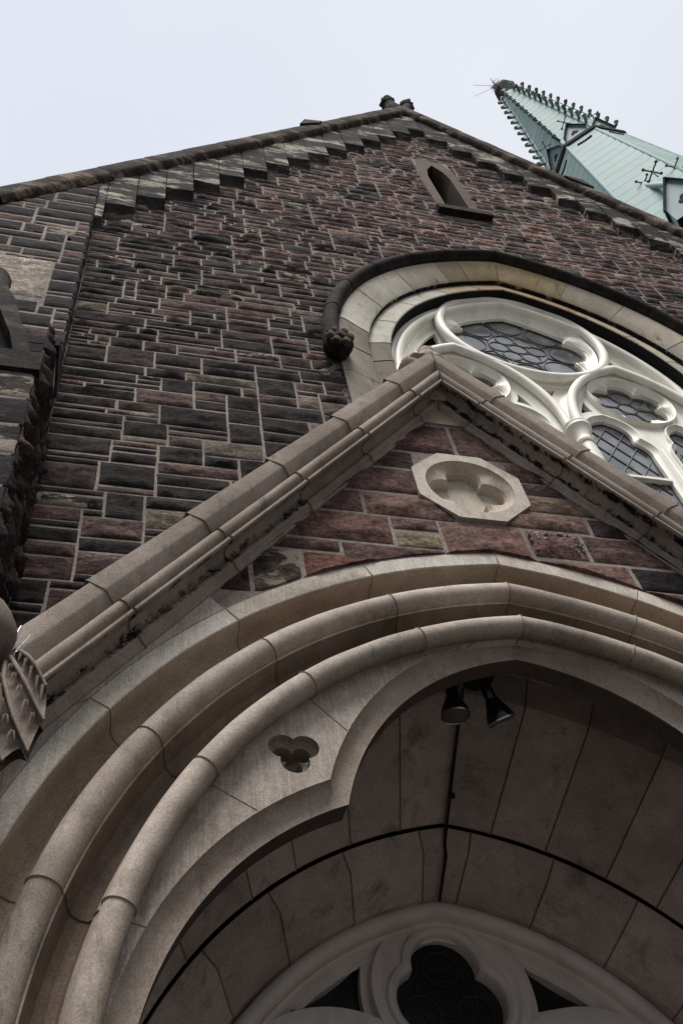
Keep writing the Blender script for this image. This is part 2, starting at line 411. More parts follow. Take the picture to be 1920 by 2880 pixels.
def facade_tint(x, z, rnd=random):
    pr = max(0., min(1., (z - 8.5) / 6. * .75 + (x - 1.2) / 7.))
    q = rnd.random(); b = rnd.uniform(.75, 1.3); al = 0.
    if rnd.random() < .035: al = 1.
    if q < .66 - .44 * pr: c = (.030, .023, .023)
    elif q < .82 - .30 * pr: c = (.066, .045, .042)
    elif q < .975 - .12 * pr: c = (.105, .068, .060)
    else: c = (.145, .084, .072)
    if rnd.random() < .05: c = (.15, .125, .10)
    c = tuple(k * (1 + .75 * pr) + .022 * pr for k in c)
    return tuple(k * b for k in c) + (al,)

# ================================================================== SETTING: ground
g = MB(); g.add([(-400, -400, -H), (400, -400, -H), (400, 400, -H), (-400, 400, -H)], [(0, 1, 2, 3)])
go = g.build('pavement', 'pave', None, 0); go['kind'] = 'structure'

# ================================================================== CHURCH FRONT
XC, YF = 4.38, 4.22
GE, GZ = .80, 9.30                                           # window arch family
GA_T, GA_Z = 1.335, 19.80                                    # gable slope, apex of the coping's front edge
fac = thing('church_facade', 'dark red and black rubble stone church gable with a white tracery window', 'church', (XC, YF, 0))
def win_clamp(x, z):
    # wall outline: nothing above the rake, nothing inside the window arch or the lancet
    ins = 0
    zr = GA_Z - .55 - GA_T * abs(x - XC)
    if z > zr: z = zr; ins = 1
    dx = abs(x - XC); s = 1 if x > XC else -1
    if z > GZ:
        d = math.hypot(dx + GE, z - GZ)
        if d < 3.24:
            k = 3.24 / d; x = XC + s * max(0., (dx + GE) * k - GE); z = GZ + (z - GZ) * k; ins = 1
    elif dx < 2.44: x = XC + s * 2.44; ins = 1
    return x, z, ins
wl = MB()
def ff(x, z, h): return (x, YF - h, z)
blocks = layout(-.585, 9.4, -.4, 8.6, .07, .08, (1, 1, 1, 2, 2, 2, 3, 3, 4), (4, 10)) + layout(-.585, 9.4, 8.6, 19.3, .06, .068, (1, 1, 1, 2, 2, 2, 2, 3), (4, 10))
for x0, x1, z0, z1 in blocks:
    xm, zm = (x0 + x1) / 2, (z0 + z1) / 2
    if abs(xm - 1.97) < 2.3 and zm < 5.1 - 1.2 * abs(xm - 1.97): continue      # behind the porch
    if zm > GA_Z - .5 - GA_T * abs(xm - XC): continue
    if z1 > 14.1 and z0 < 16.8 and x1 > XC - .3 and x0 < XC + .3:
        if xm < XC: x1 = XC - .3
        else: x0 = XC + .3
        if x1 - x0 < .05: continue
    stone(wl, ff, x0, x1, z0, z1, facade_tint(xm, zm), (.026 if zm < 7 else .034) if zm < 9.5 and xm < 3 else .045, .021 if zm < 10 else .026, .0062, win_clamp, rough=.95)
wl.build('rubble_masonry', 'rubble', fac, 55, fix=False)
mo = MB()                                                    # mortar bed with the window and lancet cut out
outer = [(-.59, -H), (-.59, 12.6), (XC, GA_Z - .45), (9.35, 12.6), (9.35, -H)]
hole = arch_line(XC, GE, GZ, 3.12, 24, 4.6)
lanc = [(XC - .27, 14.2), (XC - .27, 16.0), (XC - .2, 16.4), (XC, 16.75), (XC + .2, 16.4), (XC + .27, 16.0), (XC + .27, 14.2)]
phole = arch_line(1.97, .36, 1.435, 2.62, 24, -H + .01)
plate(mo, outer, [hole, lanc, phole], YF - .001)
mo.build('mortar_bed', 'mortar', fac, 0)
bk = MB()
bk.prism([(-.55, -H), (-.55, 12.3), (XC, GA_Z - .6), (9.3, 12.3), (9.3, -H)], YF + 1.5, YF + 1.6)
bk.build('inner_wall', 'mortar', fac, 0)
rf = MB()
for s in (-1, 1):
    rf.add([(XC, YF + .1, GA_Z - .25), (XC + s * 6.1, YF + .1, GA_Z - .25 - GA_T * 6.1), (XC + s * 6.1, YF + 30, GA_Z - .25 - GA_T * 6.1), (XC, YF + 30, GA_Z - .25)], [(0, 1, 2, 3)])
rf.build('nave_roof', 'roof', fac, 0)
sw = MB()
for x in (-.5, 9.26): sw.box((x - .2, YF + .3, -H), (x + .2, YF + 30, 11.6))
sw.build('side_wall', 'mortar', fac, 0)

# stepped corbel blocks under the rake
def corbel(x0, x1, zw):
    yf = YF - .11; zf = zw + .27; m = MB()
    zt = lambda x: GA_Z - .30 - GA_T * abs(x - XC)
    t = random.uniform(.5, .9); al = 1. if random.random() < .8 else .3
    x0 += .004; x1 -= .004
    za, zb = zt(x0), zt(x1)
    P = [(x0, yf, zf), (x1, yf, zf), (x1, yf, zb), (x0, yf, za), (x0, YF + .02, zw), (x1, YF + .02, zw), (x1, YF + .02, zb), (x0, YF + .02, za)]
    # subdivide the front for a worn look
    nx, nz = 5, 8; rows = []
    sd = Vector((x0 * 3, zw, 1))
    for j in range(nz + 1):
        row = []
        for i in range(nx + 1):
            x = x0 + (x1 - x0) * i / nx; z = zf + ((za + (zb - za) * i / nx) - zf) * j / nz
            e = .006 if i in (0, nx) or j == 0 else 0
            row.append((x, yf + e + .014 * noise.noise(Vector((x * 4, z * 5, 0)) + sd), z))
        rows.append(row)
    m.grid(rows, tint=(t, t, t, al))
    bot = []
    for j in range(4):
        row = []
        for i in range(nx + 1):
            x = x0 + (x1 - x0) * i / nx; f = j / 3
            row.append((x, yf + (YF + .02 - yf) * f + (.02 * math.sin(f * 3.14)), zf + (zw - zf) * f + .012 * noise.noise(Vector((x * 7, f * 3, 2)) + sd)))
        bot.append(row)
    bot[0] = rows[0]
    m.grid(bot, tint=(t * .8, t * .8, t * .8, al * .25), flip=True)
    for k in (0, nx):                                         # the two cheeks
        xs = x0 if k == 0 else x1
        m.add([rows[0][k], rows[-1][k], (xs, YF + .02, rows[-1][k][2]), (xs, YF + .02, zw)], [(0, 1, 2, 3)], (t * .9, t * .9, t * .9, al))
    m.build('corbel', 'sooty', fac, 30)
xs, zz = 4.27, 17.86
for i in range(17): corbel(xs - .3405 * (i + 1), xs - .3405 * i, zz - .4635 * i)
for i in range(15): corbel(4.56 + .3405 * i, 4.56 + .3405 * (i + 1), 17.75 - .4635 * i)
corbel(4.27, 4.56, 18.22)
# raking coping, stones lapped one on another
for s in (-1, 1):
    m = MB(); yfr = 4.025; th = math.atan(GA_T); ct, st = math.cos(th), math.sin(th)
    prof = [(-.02, YF + .5), (-.02, yfr + .05), (0, yfr), (.17, yfr), (.20, yfr + .015), (.235, yfr + .06), (.25, YF - .05), (.27, YF + .05)]
    cuts = [0, .62, 1.5, 2.35, 3.3, 4.25, 5.0, 5.9, 6.7, 7.5, 8.4, 9.3, 10.2]
    for k in range(len(cuts) - 1):
        t = random.uniform(1.5, 2.3); lift = .012 if k else 0; rows = []; tt = []
        for fr in (0, .006, .25, .5, .75, .994, 1):
            row = []
            for n_, y in prof:
                s0 = cuts[k] if k else n_ * math.tan(th)
                ss = s0 + (cuts[k + 1] - s0) * fr; pin = .01 if fr in (0, 1) else 0
                nn = n_ - lift * fr + pin + .008 * noise.noise(Vector((ss * 2, y * 3, s * 4)))
                row.append((XC + s * (ss * ct - nn * st), y + pin * .6 + .006 * noise.noise(Vector((ss * 3, n_ * 9, s))), GA_Z - ss * st - nn * ct))
            rows.append(row); k_ = t * (.5 if fr in (0, 1) else 1); tt.append([(k_ * 1.1, k_, k_ * .9, .15)] * len(row))
        m.grid(rows, tints=tt)
    q = cuts[4] - (.06 if s < 0 else -.75)                     # kneeler stone standing up from the coping
    ax, az = XC + s * q * ct, GA_Z - q * st
    m.prism([(ax - s * .16, az + GA_T * .16 - .06), (ax + s * .14, az + .06), (ax + s * .24, az - .26), (ax - s * .1, az + .02)], yfr - .03, YF + .4, (1.2, 1.15, 1.1, .1))
    m.build('gable_coping', 'sooty', fac, 40)
# broken finial at the apex
m = MB(); c0 = (4.43, 4.35)
def knob(pts, rr):
    m.tube([(c0[0] + x, c0[1] + y, z) for x, y, z in pts], rr, 10, tint=(.7, .7, .7, 0))
knob([(-.02, 0, 19.7), (.02, 0, 20.4), (.02, 0, 20.8), (.0, 0, 21.1)], [.2, .15, .11, .13])
knob([(.12, 0, 19.7), (.14, 0, 20.4), (.26, 0, 20.85), (.36, 0, 21.1)], [.2, .16, .11, .13])
m.ball((c0[0] - .01, c0[1], 21.3), (.15, .15, .2), tint=(.7, .7, .7, 0), amp=.45, fq=3)
m.ball((c0[0] + .38, c0[1], 21.3), (.15, .15, .18), tint=(.7, .7, .7, 0), amp=.45, fq=3)
m.ball((c0[0] + .02, c0[1], 20.65), (.2, .17, .32), tint=(.7, .7, .7, 0), amp=.3)
m.ball((c0[0] - .1, c0[1] + .1, 20.0), (.12, .12, .18), tint=(.7, .7, .7, 0), amp=.3)
m.build('gable_finial', 'sooty', fac, 60)
# lancet slit
lw = holder('lancet_window', fac)
def lan(w_, zt, zs): return [(XC - w_, 14.38), (XC - w_, zs), (XC - w_ * .72, zs + (zt - zs) * .55), (XC, zt), (XC + w_ * .72, zs + (zt - zs) * .55), (XC + w_, zs), (XC + w_, 14.38)]
m = MB(); inn_ = lan(.185, 16.66, 16.0); outl = lan(.31, 16.86, 16.1)
o2 = [(XC - .31, 14.36), (XC - .34, 15.0), (XC - .36, 16.2), (XC - .2, 16.95), (XC + .2, 16.95), (XC + .36, 16.2), (XC + .34, 15.0), (XC + .31, 14.36)]
plate(m, o2, [inn_], YF - .012, (.40, .345, .335, 0))
m.grid([[(x, YF - .012, z) for x, z in inn_], [(x, YF + .42, z) for x, z in inn_]], True, (.35, .33, .32, 0))
m.build('surround', 'sandgrey', lw, 0)
m = MB(); m.prism(lan(.2, 16.7, 16.05), YF + .41, YF + .43); m.build('dark_backing', 'dark', lw, 0)  # flat dark sheet added to blacken the slit opening, no slats
m = MB(); m.add([(XC - .4, 4.11, 14.16), (XC + .42, 4.11, 14.16), (XC + .42, 4.11, 14.31), (XC - .4, 4.11, 14.31), (XC - .4, YF + .1, 14.14), (XC + .42, YF + .1, 14.14), (XC + .42, YF + .1, 14.40), (XC - .4, YF + .1, 14.40)],
      [(0, 1, 2, 3), (4, 7, 6, 5), (0, 4, 5, 1), (3, 2, 6, 7), (0, 3, 7, 4), (1, 5, 6, 2)], (.8, .8, .8, 0), True)
m.build('sill', 'sooty', lw, 0)

# ---- great window: hood mould, two orders, white tracery
JW = [12, 25, 38, 51, 62]
hm = MB(); arch_order(hm, [(3.19, YF + .03), (3.20, 4.15), (3.22, 4.13)] + round_prof((3.285, 4.125), .062, 180, 305, 8) + [(3.35, 4.09), (3.37, 4.12), (3.375, YF + .04)], XC, GE, GZ, JW, 9.05, (), .006, .008, 9, .2, (.5, .48, .45), inn=-1)
hood = hm.build('hood_mould', 'sooty', fac, 35)
for s in (-1, 1):
    m = MB(); bx = XC + s * 2.48
    m.ball((bx, 4.10, 9.02), (.15, .14, .19), 16, 10, (.8, .8, .8, 0), .2, 6)
    for k in range(7):
        a = k * 2 * math.pi / 6
        cx_, cz_ = (bx, 9.0) if k == 6 else (bx + .09 * math.cos(a), 9.0 + .11 * math.sin(a))
        m.ball((cx_, 3.985 if k == 6 else 4.0, cz_), (.055, .05, .055), 10, 7, (1.2, 1.15, 1.0, .1), .5, 9)
    m.build('foliage_boss', 'sooty', hood, 60)
JO = [0.001, 17, 33, 46, 57]
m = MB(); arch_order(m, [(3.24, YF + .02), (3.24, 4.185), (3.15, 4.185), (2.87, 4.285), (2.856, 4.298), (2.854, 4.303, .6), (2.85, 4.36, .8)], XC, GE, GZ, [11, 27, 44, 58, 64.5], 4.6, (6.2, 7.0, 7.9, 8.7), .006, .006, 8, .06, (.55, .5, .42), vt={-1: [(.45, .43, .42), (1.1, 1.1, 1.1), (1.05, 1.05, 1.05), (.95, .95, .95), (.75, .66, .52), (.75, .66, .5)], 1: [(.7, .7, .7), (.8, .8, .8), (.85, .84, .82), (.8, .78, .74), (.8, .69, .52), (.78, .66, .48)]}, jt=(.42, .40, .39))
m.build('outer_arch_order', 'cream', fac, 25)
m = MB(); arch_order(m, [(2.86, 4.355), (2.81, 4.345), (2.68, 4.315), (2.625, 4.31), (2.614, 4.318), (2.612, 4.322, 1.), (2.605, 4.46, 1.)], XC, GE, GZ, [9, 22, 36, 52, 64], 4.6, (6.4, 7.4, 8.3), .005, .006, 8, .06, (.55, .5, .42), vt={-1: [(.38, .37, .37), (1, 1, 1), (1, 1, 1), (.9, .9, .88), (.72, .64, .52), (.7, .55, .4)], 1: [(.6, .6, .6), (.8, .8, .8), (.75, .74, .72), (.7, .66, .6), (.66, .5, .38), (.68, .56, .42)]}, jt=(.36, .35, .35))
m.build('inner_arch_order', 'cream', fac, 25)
# worn quoin stones beside the opening
for k, (za, zb, wd) in enumerate([(9.62, 10.12, .16), (8.98, 9.6, .2), (8.45, 8.97, .36), (7.9, 8.44, .16), (7.3, 7.89, .34)]):
    for s in (-1, 1):
        x0, x1 = XC + s * 2.34, XC + s * (2.36 + wd); rows = []
        for j in range(5):
            rows.append([(x0 + (x1 - x0) * i / 4, YF - .014 + .01 * noise.noise(Vector((i * .7, j * .8, k * 3 + s))) + (.02 if i == 4 or j in (0, 4) else 0), za + (zb - za) * j / 4) for i in range(5)])
        m = MB(); m.grid(rows, tint=(.62, .6, .57, .35), flip=s < 0); m.build('jamb_quoin', 'sandgrey', fac, 50)

win = holder('tracery_window', fac)
WH = lambda nm, mb, sm=40, mt='white': mb.build(nm, mt, win, sm)
# frame round the opening
m = MB(); arch_order(m, [(2.60, 4.50), (2.60, 4.455), (2.575, 4.445), (2.555, 4.45)] + round_prof((2.505, 4.47), .05, 20, -200, 10)[1:] + [(2.445, 4.51), (2.43, 4.51), (2.40, 4.545), (2.36, 4.56), (2.33, 4.565), (2.325, 4.60)], XC, GE, GZ, [], 4.6, (), 0, .004, 26, 0, (1, 1, 1), warm=0)
WH('frame', m, 40)
YP = 4.555                                                    # face of the tracery plate
BC = (XC, 10.73); BR = .99
def lancet_out(cx):                                          # trefoiled head over a straight light, counter-clockwise
    half = []
    half += [(.345, 4.9), (.345, 8.2)]
    half += [(.11 + .24 * math.cos(R_(a)), 8.47 + .24 * math.sin(R_(a))) for a in range(-12, 63, 9)]
    half += [(-.03 + .265 * math.cos(R_(a)), 8.80 + .265 * math.sin(R_(a))) for a in range(-18, 78, 8)]
    half += [(0., 9.075)]
    return [(cx + x, z) for x, z in half] + [(cx - x, z) for x, z in reversed(half[:-1])]
SUB = [XC - .965, XC + .965]
big_hole = circ(BC[0], BC[1], .93, 112, R_(90 - 22.5))
holes = [big_hole]; small = []; lancets = []
for sx in SUB:
    holes.append(circ(sx, 9.53, .50, 84)); small.append((sx, 9.53))
    for dx, wk in ((-.475 if sx > XC else .475, 1.), (.38 if sx > XC else -.38, .68)):
        L = [(sx + dx + (x - sx - dx) * wk, z) for x, z in lancet_out(sx + dx)]; lancets.append(L); holes.append(offset(L, .06))
pier = []
def curvy(a, b, k, n=6):
    a, b = Vector(a), Vector(b); nn = Vector((-(b - a).y, (b - a).x))
    return [tuple(a + (b - a) * i / n + nn * k * 4 * (i / n) * (1 - i / n)) for i in range(n)]
for s in (-1, 1):
    f_ = lambda L: [(XC + s * x, z) for x, z in L]
    pier.append(f_(curvy((1.05, 10.36), (1.47, 10.02), .05) + curvy((1.47, 10.02), (1.12, 11.02), .02) + curvy((1.12, 11.02), (1.05, 10.36), -.07)))
    pier.append(f_(curvy((.27, 9.16), (.43, 9.24), .03) + curvy((.43, 9.24), (.40, 9.50), .1) + curvy((.40, 9.50), (.27, 9.16), -.02)))
    pier.append(f_(curvy((1.53, 9.24), (1.69, 9.16), .03) + curvy((1.69, 9.16), (1.56, 9.50), -.02) + curvy((1.56, 9.50), (1.53, 9.24), .1)))
pier.append([(XC + x, z) for x, z in curvy((0, 9.36), (.115, 9.62), .05) + curvy((.115, 9.62), (-.115, 9.62), .06) + curvy((-.115, 9.62), (0, 9.36), .05)])
m = MB(); plate(m, arch_line(XC, GE, GZ, 2.50, 40, 4.7), holes + pier, YP)
for p_ in pier:
    q = offset(p_, 0)
    m.grid([[(x, YP, z) for x, z in q], [(x, YP + .07, z) for x, z in q]], True)
WH('tracery_plate', m, 30)
def roundel(c, R0, nl, d, r, rot, k):
    m = MB(); per = 14
    base = foil(c[0], c[1], nl, d, r, rot, per)
    fo = lambda o: foil(c[0], c[1], nl, d, r + o, rot, per)
    rc = lambda rr: to_circle(base, c[0], c[1], rr)
    stack(m, [(rc(R0), YP + .002), (rc(R0 - .012), YP - .05), (rc(R0 - .025 * k), YP - .06), (rc(R0 - .045 * k), YP - .05), (fo(.024 * k), YP - .022), (fo(.016 * k), YP - .012), (fo(.004), YP - .010), (fo(-.002), YP + .006), (fo(-.016), YP + .012), (fo(-.02), YP + .018), (fo(-.02), YP + .075)])
    return m
m = roundel(BC, .95, 8, .585, .285, R_(90), 1.0)
m.tube([(x, 4.46, z) for x, z in circ(BC[0], BC[1], BR, 96)], .058, 12, True)
WH('roundel', m, 35)
for c in small:
    m = roundel(c, .52, 6, .285, .18, R_(90), .8); WH('roundel', m, 35)
for sx in SUB:
    ln = arch_line(sx, .70, 8.75, 1.59, 26, 8.62)
    m = MB(); m.tube([(x, 4.46, z) for x, z in ln], .052, 12)
    loops = []
    for r_, y in ((1.59, 4.50), (1.535, 4.515), (1.515, 4.515), (1.49, 4.54), (1.45, YP + .002)):
        loops.append([(x, y, z) for x, z in arch_line(sx, .70, 8.75, r_, 26, 5.)])
    m.grid(loops); loops = []
    for r_, y in ((1.59, 4.50), (1.63, 4.515), (1.66, 4.54), (1.70, YP + .002)): loops.append([(x, y, z) for x, z in arch_line(sx, .70, 8.75, r_, 26, 8.9)])
    m.grid(loops); WH('sub_arch', m, 35)
for L in lancets:
    m = MB(); stack(m, [(offset(L, .075), YP + .002), (offset(L, .068), YP - .03), (offset(L, .05), YP - .03), (offset(L, .036), YP - .004), (offset(L, .012), YP + .01), (L, YP + .02), (L, YP + .075)])
    WH('lancet_surround', m, 35)
for dx in (-1.93, 0, 1.93):
    m = MB(); x = XC + dx * .995
    m.lathe([(.072, 0), (.075, 3.62), (.09, 3.63), (.098, 3.655), (.085, 3.68), (.083, 3.74), (.10, 3.82), (.125, 3.87), (.14, 3.885), (.14, 3.915), (.125, 3.925), (.135, 3.94), (.135, 3.965), (.11, 3.985), (.04, 4.0)], (0, 0, 1), (x, 4.46, 4.65), 20)
    WH('colonnette', m, 35)
for sx in SUB:
    m = MB(); m.tube([(sx, 4.56, 4.7), (sx, 4.56, 8.55)], .035, 10); WH('mullion', m, 40)
    for dx in (-.475, .475)[:1] if sx > XC else (.475,):
        m = MB(); m.box((sx + dx - .35, YP + .0, 7.96), (sx + dx + .35, YP + .05, 8.0)); WH('saddle_bar', m, 0)
YG = YP + .062
def came(m, pts, closed=False, r=.007): m.tube([(x, YG - .004, z) for x, z in pts], r, 5, closed)
m = MB(); plate(m, circ(BC[0], BC[1], .9, 60), [], YG); g1 = WH('roundel_glass', m, 0, 'glass')
m = MB()
for r_ in (.11, .36): came(m, circ(BC[0], BC[1], r_, 40), True)
for k in range(8):
    a = R_(45 * k); came(m, circ(BC[0] + .60 * math.cos(a), BC[1] + .60 * math.sin(a), .205, 24), True)
    a += R_(22.5); came(m, [(BC[0] + .36 * math.cos(a), BC[1] + .36 * math.sin(a)), (BC[0] + .82 * math.cos(a), BC[1] + .82 * math.sin(a))])
for k in range(6):
    a = R_(60 * k); came(m, circ(BC[0] + .235 * math.cos(a), BC[1] + .235 * math.sin(a), .115, 18), True)
WH('lead_came', m, 60, 'lead')
for c in small:
    m = MB(); plate(m, circ(c[0], c[1], .47, 48), [], YG); WH('roundel_glass', m, 0, 'glass')
    m = MB(); came(m, circ(c[0], c[1], .105, 24), True)
    for k in range(6):
        a = R_(60 * k + 30); came(m, circ(c[0] + .235 * math.cos(a), c[1] + .235 * math.sin(a), .128, 22), True)
        a += R_(30); came(m, [(c[0] + .2 * math.cos(a), c[1] + .2 * math.sin(a)), (c[0] + .42 * math.cos(a), c[1] + .42 * math.sin(a))])
    WH('lead_came', m, 60, 'lead')
for L in lancets:
    m = MB(); plate(m, offset(L, .02), [], YG); WH('lancet_glass', m, 0, 'glass')
    cx_ = (L[0][0] + L[-1][0]) / 2; hw_ = (L[0][0] - cx_) / .345; m = MB()
    for k in range(-4, 14):
        for sg in (-1, 1):
            zz0 = 4.9 + k * .35
            x0, z0_, x1, z1_ = cx_ - .36 * sg * hw_, zz0, cx_ + .36 * sg * hw_, zz0 + .72 * 1.55 * hw_
            seg = []
            for i in range(13):
                x, z = x0 + (x1 - x0) * i / 12, z0_ + (z1_ - z0_) * i / 12
                lim = .345 if z < 8.6 else (.24 if z < 9.0 else 0)
                if abs(x - cx_) <= lim * hw_ and z > 4.9: seg.append((x, z))
            if len(seg) > 1: came(m, [seg[0], seg[-1]], False, .008)
    came(m, offset(L, -.012), True, .008)
    WH('lead_came', m, 60, 'lead')
m = MB(); plate(m, arch_line(XC, GE, GZ, 2.40, 30, 4.7), [], YG + .03); WH('spandrel_glass', m, 0, 'dark')

# ================================================================== LEFT BUTTRESS
BX = -.59
but = thing('buttress', 'tall sooty stepped stone buttress with a small gablet against the church front', 'buttress', (-1.3, 3.7, 0))
def bt(front):
    def f(x, z, rnd=random):
        q = rnd.random(); b = rnd.uniform(.8, 1.3); al = 1. if rnd.random() < .12 else 0.
        c = (.030, .025, .027) if q < (.5 if front == 'up' else .85) else (.07, .053, .048) if q < (.84 if front == 'up' else .95) else (.14, .083, .071)
        return tuple(k * b for k in c) + (al,)
    return f
YU, YL = 4.085, 3.24
m = MB(); fr = lambda x, z, h: (x, YU - h, z); tf = bt('up')
pale = (-1.5, -.86, 9.1, 10.03)
def bclamp(x, z):
    zr = GA_Z - .5 - GA_T * abs(x - XC)
    return (x, zr, 1) if z > zr else (x, z, 0)
for x0, x1, z0, z1 in layout(-2.3, -.584, 7.9, 12.9, hs=(1, 2, 2, 3, 3), wr=(4, 9)):
    if x1 > pale[0] and x0 < pale[1] and z1 > pale[2] + .04 and z0 < pale[3] - .04:
        if x1 - pale[1] > .09: x0 = pale[1] + .002
        else: continue
    stone(m, fr, x0, x1, z0, z1, tf(x0, z0), .05, .012, .009, bclamp)
stone(m, fr, pale[0], pale[1], pale[2], pale[3], (.42, .36, .30, 0), .08, .01, .009, rough=.4)
up = m.build('upper_stage', 'rubble', but, 55, fix=False)
m = MB(); frl = lambda x, z, h: (x, YL - h, z); tl_ = bt('lo')
for x0, x1, z0, z1 in layout(-2.0, -.584, -1.6, 6.05, .1, .16, (2, 2, 3, 3), (5, 10)):
    stone(m, frl, x0, x1, z0, z1, tl_(x0, z0), .05, .012, .008, rough=.7)
m.build('lower_stage', 'rubble', but, 55, fix=False)
m = MB(); frr = lambda y, z, h: (BX + h, y, z)
for y0, y1, z0, z1 in layout(YL + .005, YF, -1.6, 6.9, .08, .11, (1, 2, 2, 3, 4), (3, 7)):
    stone(m, frr, y0, y1, z0, z1, random.choice([(.06, .045, .042, 0), (.095, .064, .056, 0), (.035, .03, .032, 0)]), .035, .035, .009, rough=1.6)
for y0, y1, z0, z1 in layout(YU + .01, YF + .02, 6.9, 12.4, .06, .2, (1, 2, 2), (3, 3)):
    stone(m, frr, y0, y1, z0, z1, (.03, .027, .028, 0), .04, .012, .008)
m.build('return_face', 'rubble', but, 55, fix=False)
m = MB()
m.prism([(-2.3, 7.8), (BX - .022, 7.8), (BX - .022, GA_Z - .52 - GA_T * (XC - BX)), (-2.3, GA_Z - .52 - GA_T * (XC + 2.3))], YU - .003, YF + .4); m.box((-2.0, YL - .003, -H), (BX - .022, YF + .4, 6.06))
m.build('core', 'mortar', but, 0)
m = MB()                                                     # weathered set-offs
def setoff(y0, z0, y1, z1, lip=.09, x1=BX + .02):
    P = [(y0 - .04, z0 - lip), (y0 - .05, z0), (y1, z1), (y1 + .3, z1), (y1 + .3, z0 - lip)]
    n = len(P); v = [(x1, y, z) for y, z in P] + [(-2.1, y, z) for y, z in P]
    m.add(v, [tuple(range(n)), tuple(range(n, 2 * n))[::-1]] + [(i, (i + 1) % n, (i + 1) % n + n, i + n) for i in range(n)], (.9, .9, .9, .12), True)
setoff(3.24, 6.28, 3.47, 6.5, .22); setoff(3.5, 6.92, 3.78, 7.15, .10); setoff(3.80, 7.66, 4.09, 7.95, .10)
m.box((-2.1, 3.47, 6.3), (BX + .004, 4.3, 6.85)); m.box((-2.1, 3.80, 6.9), (BX - .002, 4.3, 7.6))
m.build('set_off', 'sooty', but, 0)
gb = holder('gablet', but)
m = MB()                                                     # gabled head with a cusped niche under it
gx, gzb, yg = -1.12, 6.45, 3.30
for s in (-1, 1):
    pts = [(.46, 0), (.40, .30), (.30, .62), (.24, .88), (.15, 1.10), (.0, 1.25)]
    inn2 = [(.34, 0), (.28, .28), (.19, .56), (.13, .76), (.06, .9), (.0, .95)]
    for (y0, y1, P, Q, tn) in ((yg, yg + .30, pts, inn2, 1.1),):
        rows = [[(gx + s * x, y0 + .03, gzb + z) for x, z in P], [(gx + s * x * .97, y0, gzb + z - .015) for x, z in P], [(gx + s * x, y0, gzb + z) for x, z in Q], [(gx + s * x, y0 + .12, gzb + z) for x, z in Q]]
        m.grid(rows, tint=(tn, tn * .97, tn * .9, .08)); m.grid([[(gx + s * x, y0 + .03, gzb + z) for x, z in P], [(gx + s * x, y1 + .2, gzb + z) for x, z in P]], tint=(1, 1, 1, .06))
m.build('gable_head', 'sooty', gb, 30)
m = MB(); m.prism([(gx - .35, gzb), (gx - .2, gzb + .56), (gx, gzb + .96), (gx + .2, gzb + .56), (gx + .35, gzb)], yg + .11, yg + .13, (.5, .5, .5, 0)); m.build('niche', 'sooty', gb, 0)
m = MB(); m.lathe([(.15, 0), (.15, .22), (.13, .30), (.12, .50), (.125, .54), (0, .55)], (0, 0, 1), (gx, yg + .18, gzb + 1.0), 14, (1.1, 1.05, 1, .1)); m.build('finial_stump', 'sooty', gb, 40)

# ================================================================== PORCH
XP, YPF, PE, PZ = 1.97, 3.0, .36, 1.435
por = thing('church_porch', 'gabled sandstone entrance porch with pointed moulded arch and quatrefoil panel', 'porch', (XP, YPF, 0))
JP = [16.7, 33.5, 50.2, 66.9]
TAN = {-1: math.tan(R_(53.9)), 1: math.tan(R_(55.2))}
ZAP = 6.177
def porch_clamp(x, z):
    ins = 0; u = x - XP; s = 1 if u > 0 else -1
    zr = ZAP - TAN[s] * abs(u) - .225 * math.hypot(1, TAN[s])
    if z > zr: z = zr; ins = 1
    d = math.hypot(abs(u) + PE, z - PZ)
    if d < 2.845 and z > PZ:
        k = 2.845 / d; u = s * max(0., (abs(u) + PE) * k - PE); z = PZ + (z - PZ) * k; ins = 1
    dz = z - 4.865; q = math.hypot(u, dz)
    if 1e-4 < q < .5:
        a = math.atan2(dz, u); oc = .352 * math.cos(R_(22.5)) / math.cos(((a + R_(22.5)) % R_(45)) - R_(22.5))
        if q < oc: u *= oc / q; z = 4.865 + dz * oc / q; ins = 1
    return XP + u, z, ins
red = (.19, .108, .094); red2 = (.142, .086, .077); pink = (.235, .145, .125); dk = (.035, .03, .033); yel = (.30, .24, .16)
PS = [(-.45, .01, 5.22, 5.585, red2, 0), (.01, .45, 5.21, 5.585, red2, 0), (-.78, -.28, 5.01, 5.21, (.12, .085, .08), 0), (.28, .72, 5.0, 5.21, red2, 0),
      (-.95, -.3, 4.73, 5.01, red2, 0), (.3, .75, 4.86, 5.0, (.10, .07, .066), 0), (.28, .9, 4.69, 4.86, (.17, .12, .085), .3), (-1.1, -.67, 4.50, 4.73, red2, 0), (-.67, -.15, 4.50, 4.73, pink, 0),
      (.13, .66, 4.51, 4.69, pink, .25), (.66, 1.15, 4.50, 4.69, (.07, .045, .045), 0), (-1.35, -.545, 4.23, 4.50, red, 0), (-.545, -.27, 4.38, 4.505, red2, .3), (-.545, -.27, 4.225, 4.38, yel, 0),
      (-.27, .225, 4.10, 4.505, (.185, .098, .085), .12), (.225, .565, 4.245, 4.50, red, .0), (.565, 1.35, 4.24, 4.50, red2, 0), (-1.4, -.85, 4.12, 4.23, red2, 0), (-.85, -.27, 4.05, 4.23, red2, 0),
      (.225, .78, 3.9, 4.245, red, .12), (.78, 1.45, 4.03, 4.24, dk, 0), (-1.32, -1.06, 3.75, 4.12, (.09, .07, .06), .9), (-1.06, -.6, 3.85, 4.12, (.22, .105, .08), 0), (-1.6, -1.32, 3.74, 3.95, (.075, .04, .042), 0),
      (.78, 1.6, 3.8, 4.03, red, 0), (1.35, 1.9, 3.5, 3.82, red2, 0)]
m = MB()
